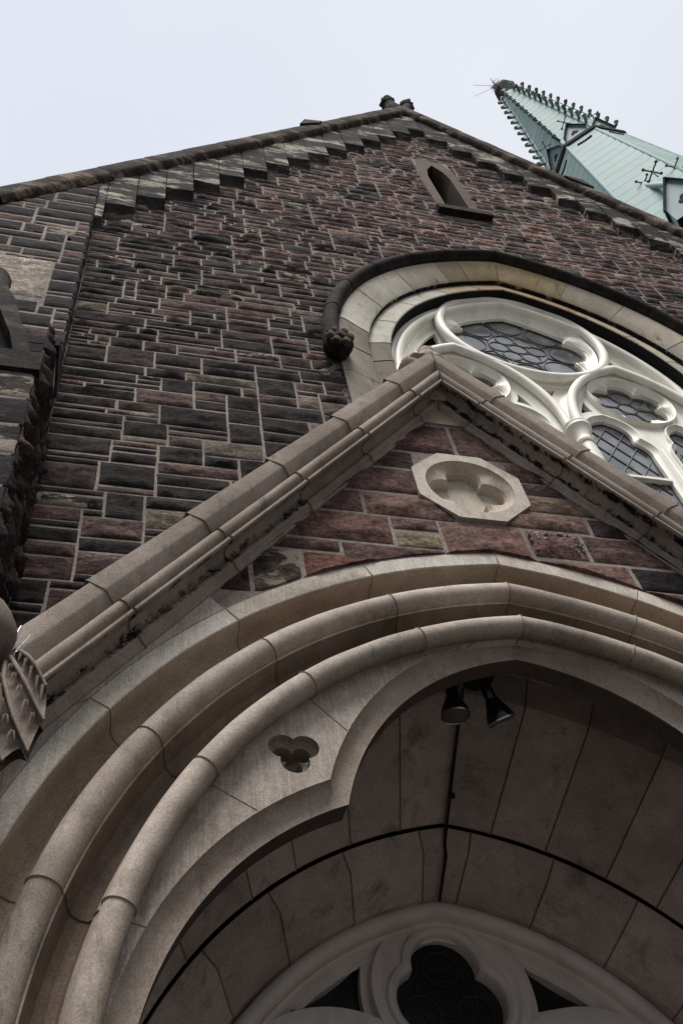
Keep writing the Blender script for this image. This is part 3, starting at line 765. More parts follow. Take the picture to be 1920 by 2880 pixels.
for a, b, c, d, tn, al in PS:
    k = random.uniform(.9, 1.12)
    stone(m, lambda x, z, h: (x, YPF - h, z), XP + a, XP + b, c, d, tuple(q * k for q in tn) + (al,), .022, .016, .0075, porch_clamp, rough=.85, edge=.009)
# pale lichen flecks on one block, as separate low scabs of the stone
for k in range(46):
    x, z = XP + .24 + .31 * random.random(), 4.265 + .22 * random.random() ** .8; r = random.uniform(.003, .010)
    m.ball((x, YPF - .017, z), (r * 1.4, .012, r), 7, 5, (.55, .5, .45, 0))
m.build('rubble_gable', 'rubble', por, 55, fix=False)
m = MB()
tri = [(XP - 2.62, -H), (XP - 2.62, ZAP - TAN[-1] * 2.62 - .3), (XP, ZAP - .25), (XP + 2.62, ZAP - TAN[1] * 2.62 - .3), (XP + 2.62, -H)]
plate(m, tri, [arch_line(XP, PE, PZ, 2.80, 30, -H + .01), [(XP + .34 * math.cos(R_(22.5 + 45 * k)), 4.865 + .34 * math.sin(R_(22.5 + 45 * k))) for k in range(8)]], YPF - .001)
m.build('mortar_bed', 'mortar', por, 0)
# pale band round the arch and the dressed spandrel stones flush with it
m = MB(); arch_order(m, [(2.90, 3.03), (2.835, 3.012), (2.83, 2.996), (2.743, 2.996), (2.738, 2.999)] + [(r_, y_, .02, (.74, .645, .545)) for r_, y_ in [(2.736, 3.002), (2.73, 3.06), (2.725, 3.115)] + [q[:2] for q in round_prof((2.66, 3.10), .065, 20, 100, 6)] + [(2.60, 3.165), (2.58, 3.17)]], XP, PE, PZ, JP, -H, (-.6, .5), .005, .005, 10, .10, (.62, .52, .38))
m.build('arch_band', 'band', por, 30)
for s in (-1, 1):
    for ka, (a0, a1) in enumerate(((0, 16.7), (16.7, 33.5), (33.5, 50.2))):
        rows = []
        for i in range(9):
            a = R_(a0 + .15 + (a1 - a0 - .3) * i / 8); row = []
            for k in range(7):
                r = 2.832 + .66 * k / 6
                x, z = arc_pt(XP, PE, PZ, r, a, s); u = abs(x - XP)
                zr = ZAP - TAN[s] * u - .222 * math.hypot(1, TAN[s])
                z = min(z, zr); u = min(abs(x - XP), 2.6); row.append((XP + s * u, 2.9945 + .002 * noise.noise(Vector((x * 6, z * 6, 0))), z))
            rows.append(row)
        t = random.uniform(.85, 1.08)
        m = MB(); m.grid(rows, tint=(t, t, t, 0)); m.build('spandrel_ashlar', 'sandtool', por, 40)
# rolls
def soiled_shaded(pr, k0):  # tint falls off round the underside: grime and shade painted together
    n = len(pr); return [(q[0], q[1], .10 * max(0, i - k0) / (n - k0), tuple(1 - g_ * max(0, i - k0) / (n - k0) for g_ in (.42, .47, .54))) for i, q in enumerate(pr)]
def order(name, prof, mt, tone=.14, jm=(.55, .45, .34), sm=35, joints=JP, sides=(-1, 1), gr=.006):
    m = MB(); arch_order(m, prof, XP, PE, PZ, joints, -H, (-.6, .55), gr, gr * .8, 12, tone, jm, sides=sides, warm=.015); return m.build(name, mt, por, sm)
order('outer_roll', [(2.63, 3.175), (2.615, 3.13), (2.60, 3.09)] + soiled_shaded(round_prof((2.548, 3.045), .062, 45, 45 - 250, 16), 8) + [(2.508, 3.085), (2.496, 3.075), (2.492, 3.045), (2.486, 3.04), (2.478, 3.045)], 'sand')
order('hollow', [(r_, y_, .05, (.66, .60, .56)) for r_, y_ in [(2.478, 3.044), (2.472, 3.10), (2.455, 3.145), (2.42, 3.165), (2.385, 3.16), (2.365, 3.13), (2.36, 3.10)]], 'sandgrey')
order('inner_roll', [(2.37, 3.115), (2.355, 3.08)] + soiled_shaded(round_prof((2.292, 3.035), .056, 40, 40 - 250, 16), 8) + [(2.262, 3.09), (2.256, 3.125)], 'sand')
# cusped inner arch: spandrel plate with a trefoil piercing
ca = holder('cusped_arch', por)
UE, UZ, UR = .257, 2.367, 1.351
LC, LZ, LR = -.50, 1.462, 1.381
CU = (-1.048, 2.725)
def cusp_line(dr, zb=-H):
    """inner outline: upper pointed lobe then lower lobes, offset inwards by dr"""
    ur, lr = UR - dr, LR - dr
    # cusp = crossing of the two circles of the left side
    c1 = Vector((UE, UZ)); c2 = Vector((LC, LZ)); dd = c2 - c1; D = dd.length
    a = (ur * ur - lr * lr + D * D) / (2 * D); hh = math.sqrt(max(0, ur * ur - a * a)); pm = c1 + dd * a / D
    cands = [pm + Vector((-dd.y, dd.x)) * hh / D, pm - Vector((-dd.y, dd.x)) * hh / D]
    cp = min(cands, key=lambda q: q.x)
    au = math.atan2(cp.y - UZ, cp.x - UE) % (2 * math.pi); al_ = math.atan2(cp.y - LZ, cp.x - LC) % (2 * math.pi)
    ap = math.pi - math.acos(UE / ur)
    up_ = [(UE + ur * math.cos(au + (ap - au) * i / 26), UZ + ur * math.sin(au + (ap - au) * i / 26)) for i in range(27)]
    lo = [(LC + lr * math.cos(math.pi + (al_ - math.pi) * i / 22), LZ + lr * math.sin(math.pi + (al_ - math.pi) * i / 22)) for i in range(22)]
    left = [(LC - lr, zb)] + lo + up_
    left[-1] = (0., left[-1][1])
    return [(XP + x, z) for x, z in left] + [(XP - x, z) for x, z in reversed(left[:-1])]
def tre(cx, cz, d, r, rot=R_(90)): return foil(cx, cz, 3, d, r, rot, 14)
YS = 3.095
tc = [(-1.178, 2.868), (1.178, 2.868)]
thole = [tre(XP + x, z, .052, .061, R_(90 + 180)) for x, z in tc]
m = MB()
outer_ = arch_line(XP, PE, PZ, 2.275, 44, -H)
plate(m, outer_, [cusp_line(0)] + thole, YS, (1, 1, 1, 0))
m.build('spandrel_plate', 'sandtool', ca, 0)
for (x, z), h in zip(tc, thole):
    m = MB(); f1 = tre(XP + x, z, .046, .040, R_(270))
    stack(m, [(h, YS), (h, YS + .035), (f1, YS + .05), (f1, YS + .12)], (1, 1, 1, 0)); plate(m, f1, [], YS + .118, (.8, .8, .8, 0))
    m.build('trefoil_piercing', 'sandgrey', ca, 35)
m = MB(); pr = [(0, YS), (.003, YS + .016), (.012, YS + .034), (.028, YS + .048), (.050, YS + .056), (.074, YS + .060), (.094, YS + .062), (.092, YS + .07), (.088, YS + .165), (.05, YS + .18)]
L0 = [cusp_line(d) for d, y in pr]
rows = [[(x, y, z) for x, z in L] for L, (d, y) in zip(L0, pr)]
m.grid(rows, tints=[[((.86, .83, .81) if i < 7 else (.22, .20, .195)) + (0,)] * len(rows[0]) for i in range(len(rows))]); m.build('cusped_moulding', 'sand', ca, 28)  # soffit rows tinted near black: soot plus shade put into the colour
# fine joints between the blocks of the cusped arch
for s in (-1, 1):
    for a in JP[:-1] + [67.5]:
        r0 = r1 = 2.265
        while r1 > 1.5:
            x, z = arc_pt(0, PE, PZ, r1 - .01, R_(a), 1)
            if (z > 2.72 and math.hypot(x + UE, z - UZ) < UR) or (math.hypot(x + LC, z - LZ) < LR): break
            r1 -= .01
        p = [arc_pt(XP, PE, PZ, r0 + (r1 - r0) * i / 5, R_(a), s) for i in range(6)]
        m = MB(); m.tube([(x, YS - .0005, z) for x, z in p], .0028, 5); m.build('joint', 'mortar', ca, 0)
# splayed vault behind the cusped arch
order('vault', [(2.30, YS + .17), (2.80, YS + .19), (2.86, 3.34), (2.84, 3.80), (2.72, 3.83), (2.655, 3.845), (2.62, 3.88), (2.276, 4.49), (2.28, 4.50)], 'vault', .15, (.28, .25, .22), 20, [13, 25, 37.5, 49.5, 57, 66, 74], gr=.009)
order('recess', [(2.279, 4.492), (2.40, 4.50), (2.40, 4.565), (2.23, 4.56)], 'black', .02)  # stone groove coloured black to carry its deep shade
order('inner_vault', [(2.268, 4.525), (2.258, 4.508), (2.155, 4.56), (2.03, 4.79), (2.018, 4.80), (2.01, 4.96)], 'vault', .15, (.28, .25, .22), 20, [12, 26, 40, 52, 64.5, 76.8], gr=.009)
# tympanum over the door
ty = holder('tympanum', por)
TE, TZ = .335, 1.55
def tarch(r, n=30, zb=1.0): return arch_line(XP, TE, TZ, r, n, zb)
m = MB(); pr = [(1.94, 4.91), (1.925, 4.88)] + round_prof((1.868, 4.868), .046, 30, -200, 10)[0:] + [(1.82, 4.905), (1.815, 4.896), (1.80, 4.898), (1.79, 4.912), (1.785, 4.94), (1.765, 4.962), (1.745, 4.958), (1.735, 4.962)]
m.grid([[(x, q[1], z) for x, z in tarch(q[0])] for q in pr]); m.build('roll_frame', 'grey', ty, 38)
tf0 = foil(XP, 2.945, 3, .128, .192, R_(90), 18)
mou = []
for s in (-1, 1):
    c = curvy((-.455, 3.135), (-.48, 2.835), -.05) + curvy((-.48, 2.835), (-.87, 2.85), -.05) + curvy((-.87, 2.85), (-.455, 3.135), -.045)
    mou.append([(XP - s * x, z) for x, z in c] if s > 0 else [(XP + x, z) for x, z in c])
low = []
for cx_ in (-.69, .71): low.append([(XP + cx_ + x, z) for x, z in [(.44, 1.1)] + circ(0, 2.20, .44, 24, 0, math.pi, True) + [(-.44, 1.1)]])
m = MB(); plate(m, tarch(1.75), [to_circle(tf0, XP, 2.93, .36)] + mou + low, 4.96)
for p_ in mou: m.grid([[(x, 4.955, z) for x, z in p_], [(x, 5.03, z) for x, z in p_]], True)
for p_ in low: m.grid([[(x, 4.955, z) for x, z in p_], [(x, 5.03, z) for x, z in p_]], True)
m.build('tracery_plate', 'grey', ty, 30)
m = MB(); cc = lambda r: to_circle(tf0, XP, 2.93, r); fo = lambda o: foil(XP, 2.945, 3, .128, .192 + o, R_(90), 18)
stack(m, [(cc(.445), 4.957), (cc(.435), 4.905), (cc(.385), 4.90), (cc(.365), 4.925), (fo(.062), 4.93), (fo(.05), 4.905), (fo(.025), 4.90), (fo(.008), 4.912), (fo(0), 4.93), (fo(0), 5.02)])
m.build('trefoil_light', 'grey', ty, 38)
for cx_ in (-.69, .71):
    m = MB(); rows = []
    for r, y in ((.615, 4.962), (.605, 4.915), (.53, 4.91), (.50, 4.925), (.47, 4.95), (.44, 5.0)): rows.append([(XP + cx_ + x, y, z) for x, z in [(r, 1.1)] + circ(0, 2.24, r, 36, 0, math.pi, True) + [(-r, 1.1)]])
    m.grid(rows); m.build('light_arch', 'grey', ty, 38)
m = MB(); plate(m, tarch(1.8), [], 5.015); m.build('dark_glass', 'dark', ty, 0)
m = MB()
for r_ in (.10, .17): m.tube([(x, 5.008, z) for x, z in circ(XP, 2.94, r_, 30)], .003, 5, True)
for k in range(3): m.tube([(x, 5.008, z) for x, z in circ(XP + .17 * math.cos(R_(90 + 120 * k)), 2.94 + .17 * math.sin(R_(90 + 120 * k)), .1, 24)], .004, 5, True)
m.build('lead_came', 'lead', ty, 0)
m = MB(); m.box((XP - 1.5, 5.03, -H), (XP + 1.5, 5.1, 1.2)); m.build('door', 'dark', por, 0)
# quatrefoil panel
qp = holder('quatrefoil_panel', por)
oc = [(XP + .362 * math.cos(R_(22.5 + 45 * k)), 4.865 + .362 * math.sin(R_(22.5 + 45 * k))) for k in range(8)]
f4 = foil(XP - .0, 4.862, 4, .13, .115, R_(90), 16)
ocr = []
for x, z in f4:
    a = math.atan2(z - 4.862, x - XP); q = .362 * math.cos(R_(22.5)) / math.cos(((a + R_(22.5)) % R_(45)) - R_(22.5)); ocr.append((XP + q * math.cos(a), 4.862 + q * math.sin(a)))
c4 = lambda r: to_circle(f4, XP, 4.862, r); fo = lambda o: foil(XP, 4.862, 4, .13, .115 + o, R_(90), 16)
m = MB(); m.add([(x, 2.970, z) for x, z in ocr] + [(x, 2.970, z) for x, z in c4(.268)], [(i, (i + 1) % len(f4), (i + 1) % len(f4) + len(f4), i + len(f4)) for i in range(len(f4))], (1, 1, 1, 0), True)
m.add([(x, 2.970, z) for x, z in ocr] + [(x, 3.02, z) for x, z in ocr], [(i, (i + 1) % len(f4), (i + 1) % len(f4) + len(f4), i + len(f4)) for i in range(len(f4))], (.8, .8, .8, 0), True)
m.build('octagon_slab', 'panel', qp, 0)
m = MB(); stack(m, [(c4(.268), 2.970), (c4(.264), 2.984), (c4(.256), 2.992), (fo(.002), 3.014), (fo(-.003), 3.014), (fo(-.006), 3.020), (fo(-.012), 3.034), (fo(-.015), 3.036), (fo(-.016), 3.042), (fo(-.016), 3.085)], (.95, .92, .88, 0))
plate(m, fo(-.016), [], 3.082, (.95, .93, .9, 0)); m.build('recess', 'panel', qp, 30)
m = MB(); m.prism([(XP, 5.83), (XP - .155, 5.60), (XP + .155, 5.60)], 2.985, 3.05, (.9, .88, .8, 0)); m.build('apex_stone', 'sand', por, 0)
# raking mouldings of the porch gable
prC = [(-.075, 3.3), (-.075, 2.814), (0, 2.812), (.012, 2.817), (.056, 2.862), (.062, 2.868)] + [(.102 - .038 * math.cos(R_(a)), 2.866 - .052 * math.sin(R_(a))) for a in range(10, 171, 16)] + \
      [(.142, 2.868), (.148, 2.868), (.150, 2.826), (.153, 2.820), (.166, 2.820), (.170, 2.826), (.166, 2.85), (.150, 2.875), (.138, 2.905), (.140, 2.935), (.152, 2.958), (.165, 2.966)] + \
      [(.188 - .020 * math.cos(R_(a)), 2.966 - .016 * math.sin(R_(a))) for a in range(20, 171, 25)] + [(.212, 2.972), (.222, 2.980), (.236, 2.984), (.24, 3.01)]
cutsP = {-1: [0, .56, 1.26, 1.96, 2.67, 3.38, 4.02], 1: [0, .56, 1.27, 1.92, 2.6, 3.3, 4.02]}
for s in (-1, 1):
    th = math.atan(TAN[s]); ct, st = math.cos(th), math.sin(th); m = MB(); nm = normals2(prC)
    for k in range(len(cutsP[s]) - 1):
        t = random.uniform(.86, 1.12); rows = []; tt = []
        for fr in (0, .007, .2, .4, .6, .8, .993, 1):
            row = []; ct_ = []
            for (n_, y), q in zip(prC, nm):
                s0 = cutsP[s][k] if k else n_ * math.tan(th)
                ss = s0 + (cutsP[s][k + 1] - s0) * fr; pin = .008 if fr in (0, 1) else 0
                lap = (.022 * fr if k or True else 0) if n_ < -.05 else (.008 * fr if n_ < .03 else 0)
                nn = n_ - lap - pin * q.x; yy = y - pin * q.y
                wv = .0035 * noise.noise(Vector((ss * 6, n_ * 40, s * 7)))
                row.append((XP + s * (ss * ct - nn * st), yy + wv, ZAP - ss * st - nn * ct))
                cr = 0.
                if .14 < n_ < .19 and y > 2.84: cr = .42 if s > 0 else (.30 if k > 2 else 0.)
                tn = .62 if n_ < -.05 and y > 2.9 else t
                ct_.append(((tn * (.55 if pin else 1)),) * 3 + (cr,))
            rows.append(row); tt.append(ct_)
        m.grid(rows, tints=tt)
    m.build('raking_moulding', 'sandgrey', por, 32)
m = MB()
for s in (-1, 1):
    a = [(XP, ZAP - .05), (XP + s * 2.7, ZAP - .05 - TAN[s] * 2.7)]
    m.add([(a[0][0], 3.2, a[0][1]), (a[1][0], 3.2, a[1][1]), (a[1][0], YF, a[1][1]), (a[0][0], YF, a[0][1])], [(0, 1, 2, 3)], (1, 1, 1, 1))
    m.box((XP + s * 2.45 - .15, 3.05, -H), (XP + s * 2.45 + .15, YF, 2.3))
m.build('porch_roof', 'roof', por, 0)
# worn saddle stone behind the gable point: four scooped arms round a stub
fs = MB()
OUT = [(-.30, 5.85), (-.285, 5.97), (-.222, 6.17), (-.185, 6.245), (-.14, 6.30), (-.085, 6.315), (-.062, 6.39), (-.041, 6.43), (.02, 6.452), (.058, 6.44), (.045, 6.375), (.072, 6.345), (.112, 6.295), (.098, 6.22), (.14, 6.12), (.28, 5.85)]
def seg_d(p):
    best = 9; ins = False; n = len(OUT)
    for i in range(n):
        a, b = OUT[i], OUT[(i + 1) % n]; dx, dz = b[0] - a[0], b[1] - a[1]
        t = max(0, min(1, ((p[0] - a[0]) * dx + (p[1] - a[1]) * dz) / (dx * dx + dz * dz)))
        best = min(best, math.hypot(p[0] - a[0] - dx * t, p[1] - a[1] - dz * t))
        if (a[1] > p[1]) != (b[1] > p[1]) and p[0] < a[0] + (p[1] - a[1]) / (b[1] - a[1]) * dx: ins = not ins
    return best if ins else -best
NX, NZ = 56, 84; V = []; idx = {}
for j in range(NZ + 1):
    for i in range(NX + 1):
        x, z = -.31 + .60 * i / NX, 5.85 + .62 * j / NZ; d = seg_d((x, z))
        if d > -.008:
            dd = max(0., d); y = 2.862 - .045 * math.sqrt(min(1., dd / .05)) + .008 * noise.noise(Vector((x * 22, z * 22, 1)))
            for ex, ez, ax_, az_, dp in ((-.085, 6.215, .058, .04, .14), (.058, 6.245, .034, .028, .11), (-.2, 6.05, .06, .12, .10)):
                y += dp * math.exp(-(((x - ex) / ax_) ** 2 + ((z - ez) / az_) ** 2) ** 2)
            if z < 6.20 - .6 * abs(x): y += .09               # the foot is bedded behind the coping
            idx[i, j] = len(V); V.append((XP + x, y, z))
F = [(idx[i, j], idx[i + 1, j], idx[i + 1, j + 1], idx[i, j + 1]) for i in range(NX) for j in range(NZ) if all(q in idx for q in ((i, j), (i + 1, j), (i + 1, j + 1), (i, j + 1)))]
fs.add(V, F, (1, 1, 1, 0)); o_ = len(V)
fs.add([(x, 3.0 - (y - 2.862) * .6, z) for x, y, z in V], [f[::-1] for f in F], (1, 1, 1, 0))
ed = {}
for f in F:
    for k in range(4):
        e = (f[k], f[(k + 1) % 4])
        if (e[1], e[0]) in ed: del ed[e[1], e[0]]
        else: ed[e] = 1
for a_, b_ in ed: fs.f.append((b_, a_, a_ + o_, b_ + o_)); fs.flat.append(False)
fs.build('saddle_stone', 'sand', por, 50)

# ================================================================== GROTESQUE at the foot of the porch gable
gar = thing('stone_gargoyle', 'carved stone winged gargoyle with a round bowed head at the foot of the porch gable', 'gargoyle', (-.45, 2.85, 3.6))
GYc = 2.72; T3 = (.72, .70, .70, 0)
m = MB(); m.ball((-.475, GYc, 3.0), (.158, .17, .185), 24, 16, (.62, .61, .62, .0), .07, 3)
m.ball((-.475, GYc - .05, 2.86), (.10, .11, .12), 18, 12, (.5, .5, .5, 0), .12, 4)
for s in (-1, 1): m.ball((-.475 + s * .07, GYc - .16, 2.93), (.025, .02, .02), 10, 7, (.4, .4, .4, 0))
m.tube([(-.475, GYc - .10, 2.86), (-.475, GYc - .2, 2.80), (-.475, GYc - .22, 2.74)], [.06, .05, .03], 10, tint=(.6, .6, .6, 0))
m.build('head', 'sandgrey', gar, 60)
m = MB(); m.tube([(-.475, GYc + .08, 2.88), (-.475, GYc + .02, 2.62), (-.475, GYc + .06, 2.35), (-.475, GYc + .14, 2.1)], [.12, .16, .15, .10], 16, tint=T3)
for s in (-1, 1): m.tube([(-.475 + s * .10, GYc - .03, 2.70), (-.475 + s * .13, GYc - .10, 2.52), (-.475 + s * .07, GYc - .13, 2.40), (-.475 + s * .03, GYc - .12, 2.36)], [.05, .045, .035, .03], 10, tint=T3)
for s in (-1, 1):
    for q in range(4):
        bx_ = -.475 + s * (.085 + .022 * q)
        m.tube([(bx_, GYc - .13, 2.50 - .006 * q), (bx_ + s * .006, GYc - .165, 2.478 - .008 * q), (bx_ + s * .004, GYc - .17, 2.445 - .01 * q), (bx_, GYc - .155, 2.42 - .01 * q)], [.014, .013, .011, .006], 8, tint=T3)
m.build('body', 'sandgrey', gar, 60)
for s in (-1, 1):
    # ribs fan down from the shoulder; the membrane hangs scalloped between them
    cx = -.475
    ribs = [[(.165, 2.92), (.21, 2.85), (.255, 2.775), (.294, 2.70)], [(.15, 2.89), (.185, 2.79), (.245, 2.66), (.305, 2.545)], [(.135, 2.87), (.145, 2.74), (.195, 2.57), (.27, 2.41)], [(.115, 2.85), (.11, 2.70), (.13, 2.54), (.195, 2.37)], [(.08, 2.84), (.05, 2.66), (.05, 2.5), (.10, 2.33)]]
    def rib_pt(L, t):
        k = min(len(L) - 2, int(t * (len(L) - 1))); f = t * (len(L) - 1) - k
        return (L[k][0] + (L[k + 1][0] - L[k][0]) * f, L[k][1] + (L[k + 1][1] - L[k][1]) * f)
    yb = lambda t, j: GYc - .02 - .055 * math.sin(min(1, t * 1.2) * 2.2) + .03 * j * (1 - t * .3) * .3
    m = MB()
    for j in range(len(ribs) - 1):
        rows = []
        for i in range(15):
            t = i / 14; a, b = rib_pt(ribs[j], t), rib_pt(ribs[j + 1], t); row = []
            for k in range(7):
                f = k / 6; sag = math.sin(math.pi * f)
                lobe = abs(math.sin(t * 4.2 * math.pi)) ** .6
                zz = a[1] + (b[1] - a[1]) * f + (.05 * sag * max(0, t - .8) / .2)
                row.append((cx + s * (a[0] + (b[0] - a[0]) * f), yb(t, j) + .032 * sag - .012 * lobe * sag, zz))
            rows.append(row)
        m.grid(rows, tint=T3)
        m.grid([[(x, y + .05, z) for x, y, z in r] for r in rows], tint=(.3, .3, .3, 0))
        for t0 in (.26, .42, .58, .74, .88):                        # small raised scale edges on the membrane
            a, b = rib_pt(ribs[j], t0), rib_pt(ribs[j + 1], t0); arc = []
            for k in range(7):
                f = .3 + .4 * k / 6; arc.append((cx + s * (a[0] + (b[0] - a[0]) * f), yb(t0, j) - .002, a[1] + (b[1] - a[1]) * f + .034 * math.sin(math.pi * k / 6) * (.5 + t0)))
            m.tube(arc, [.001, .004, .006, .0065, .006, .004, .001], 6, tint=(.78, .76, .75, 0))
    for j, L in enumerate(ribs):
        P = [rib_pt(L, i / 10) for i in range(11)]
        m.tube([(cx + s * x, yb(i / 10, j) - .004, z) for i, (x, z) in enumerate(P)], [.010 - .0004 * i for i in range(11)], 8, tint=(.85, .83, .82, 0))
    m.build('wing', 'sandgrey', gar, 50)
m = MB()                                                     # kneeler block that carries it
m.box((-.66, 2.83, 2.45), (-.3, 3.05, 2.95), (.7, .7, .7, 0)); m.build('kneeler_block', 'sandgrey', gar, 0)
# bird spikes beside it
bs = thing('bird_spike_strip', 'thin shiny bird spikes sticking up beside the stone gargoyle', 'bird spikes', (-.3, 2.7, 4.5))
m = MB(); m.box((-.325, 2.70, 2.872), (-.30, 2.73, 2.878)); m.build('base_strip', 'lead', bs, 0)
for a, b in (((-.318, 2.67, 2.89), (-.298, 2.66, 3.005)), ((-.309, 2.675, 2.885), (-.266, 2.66, 2.965)), ((-.306, 2.675, 2.886), (-.268, 2.668, 2.965)), ((-.335, 2.72, 2.98), (-.312, 2.72, 3.08)), ((-.35, 2.70, 2.93), (-.36, 2.66, 3.05))):
    m = MB(); m.tube([a, b], .0017, 6); m.build('needle', 'chrome', bs, 60)

# ================================================================== FLOODLIGHTS and CABLE in the porch
def flood(label, base, lens_c, axis):
    f = thing('floodlight', label, 'floodlight', (base[0], base[1], base[2] + H), 'floodlights under the porch vault')
    ax = Vector(axis).normalized(); c = Vector(lens_c)
    m = MB(); m.lathe([(.0, -.20), (.028, -.20), (.032, -.15), (.03, -.12), (.036, -.115), (.045, -.085), (.066, -.04), (.073, -.012), (.074, 0), (.071, .004)], ax, c, 22); m.build('housing', 'black', f, 35)
    m = MB(); m.lathe([(.071, .001), (.06, .003), (.03, .006), (.0, .007)], ax, c, 22); m.build('lens', 'lens', f, 40)
    m = MB(); m.lathe([(.0715, .002), (.0735, .005), (.0745, .002), (.0745, -.004)], ax, c, 24); m.build('rim', 'chrome', f, 40)
    m = MB(); k = c - ax * .17; m.tube([tuple(k), ((k.x + base[0]) / 2, (k.y + base[1]) / 2, (k.z + base[2]) / 2 + .02), base], .012, 8); m.ball(tuple(k), .03, 10, 7); m.build('bracket_arm', 'black', f, 40)
    return f
flood('left black floodlight, its round lens facing down, under the porch vault', (XP - .10, 3.52, 3.86), (XP - .235, 3.5, 3.535), (-.02, .20, -1))
flood('right black floodlight seen from the side with a bright glint, under the porch vault', (XP + .02, 3.52, 3.86), (XP + .005, 3.5, 3.52), (.40, .42, -.85))
jb = thing('junction_box', 'small black mounting box between the two floodlights under the porch vault', 'junction box', (XP - .04, 3.55, 3.9 + H))
m = MB(); m.lathe([(0, -.03), (.085, -.03), (.09, -.02), (.09, .16), (0, .16)], (0, 0, 1), (XP - .04, 3.52, 3.86), 18); m.build('box', 'black', jb, 35)
m = MB()
cp = [(XP - .04, 3.56, 3.87), (XP - .02, 3.75, 4.0), (XP - .006, 3.95, 3.93), (XP - .004, 4.2, 3.79), (XP, 4.47, 3.635), (XP - .004, 4.535, 3.58), (XP - .003, 4.56, 3.515), (XP - .006, 4.79, 3.385)]
m.tube(cp, .009, 7)
m.tube([(XP, 4.29, 3.725), (XP + .004, 4.31, 3.71)], .02, 8)
cb = m.build('electric_cable', 'black', None, 40); cb['label'] = 'thin dark cable running along the ridge of the porch vault'; cb['category'] = 'cable'

# ================================================================== COPPER SPIRE
SX, SYC = 17.08, 9.1
sp_ = thing('church_spire', 'pale green verdigris copper octagonal spire with crockets and a dark ring', 'spire', (SX, SYC, 0))
def sr(z): return 1.60 + (40 - z) * (.118 if z < 40 else .098)
TX, TY = SX - .26, SYC + .14                                 # the tip stands a hand out of true
def oct_(r, z, off=R_(22.5)):
    f = max(0., z - 40) / 13.5
    return [(SX - .26 * f + r * math.cos(off + R_(45) * k), SYC + .14 * f + r * math.sin(off + R_(45) * k), z) for k in range(8)]
def skin(z0, z1, pitch, name):
    m = MB(); z = z0; rows = []
    while z < z1 - 1e-6:
        t = random.uniform(.93, 1.07)
        zt = min(z + pitch, z1)
        m.grid([[q for p in range(8) for q in (oct_(sr(z), z)[p],)], oct_(sr(zt) + .035, zt - .0)], True, (t, t, t * 1.01, 1))
        m.grid([oct_(sr(zt) + .035, zt), oct_(sr(zt), zt + .02)], True, (.4, .42, .4, 1)); m.grid([oct_(sr(zt - .035) + .034, zt - .035), oct_(sr(zt) + .038, zt)], True, (.5, .52, .5, 1))
        z = zt
    # seams across the faces
    for k in range(8):
        P0 = oct_(sr(z0), z0)[k]; P1 = oct_(sr(z1), z1)[k]
        m.tube([P0, P1], .06, 8, tint=(.92, .95, .95, 1))
    return m.build(name, 'copper', sp_, 30)
skin(22, 39.7, .72, 'lower_roof'); skin(40.2, 52.0, .62, 'upper_roof')
m = MB(); m.grid([oct_(sr(39.4) - .05, 39.4), oct_(1.60, 39.55), oct_(1.66, 39.7), oct_(1.73, 39.8), oct_(1.73, 40.02), oct_(1.66, 40.1), oct_(1.5, 40.14)], True)
m.build('ring_cornice', 'darkmetal', sp_, 20)
for k in (5, 4, 6, 3, 7):
    a = R_(45 * k)
    m = MB(); ap = sr(39.2) * math.cos(R_(22.5)) + .01; cx_, cy_ = SX + ap * math.cos(a), SYC + ap * math.sin(a); tx, ty_ = -math.sin(a), math.cos(a)
    for j in range(6):
        b = j / 5 - .5; m.ball((cx_ + tx * b * .5, cy_ + ty_ * b * .5, 39.12 + .1 * abs(b)), (.07, .07, .09), 8, 6, (.6, .6, .6, 1), .4, 9)
    m.build('ring_bracket', 'darkmetal', sp_, 60)
# crockets up the hips
for k in range(8):
    for i in range(13):
        z = 40.9 + i * .88; P = oct_(sr(z), z)[k]; d = Vector((P[0] - SX, P[1] - SYC, 0)).normalized()
        if k in (0, 1, 2): continue
        m = MB(); b = Vector(P)
        t_ = (.62, .66, .64, 1) if (i * 7 + k * 3) % 4 else (.3, .3, .32, 1)
        m.tube([b, b + d * .14 + Vector((0, 0, -.02)), b + d * .24 + Vector((0, 0, .04)), b + d * .29 + Vector((0, 0, .13))], [.075, .06, .07, .05], 7, tint=t_)
        m.ball(tuple(b + d * .29 + Vector((0, 0, .17))), .095, 8, 6, t_, .35, 9)
        m.build('crocket', 'copper', sp_, 60)
for k in (3, 4, 5, 6, 7):                                     # thin rod strung along the crockets
    m = MB(); pts = []
    for i in range(14):
        z = 40.9 + i * .86; P = oct_(sr(z) + .16, z + .02)[k]; pts.append(P)
    m.tube(pts, .022, 6, tint=(.5, .55, .52, 1)); m.build('hip_rod', 'copper', sp_, 60)
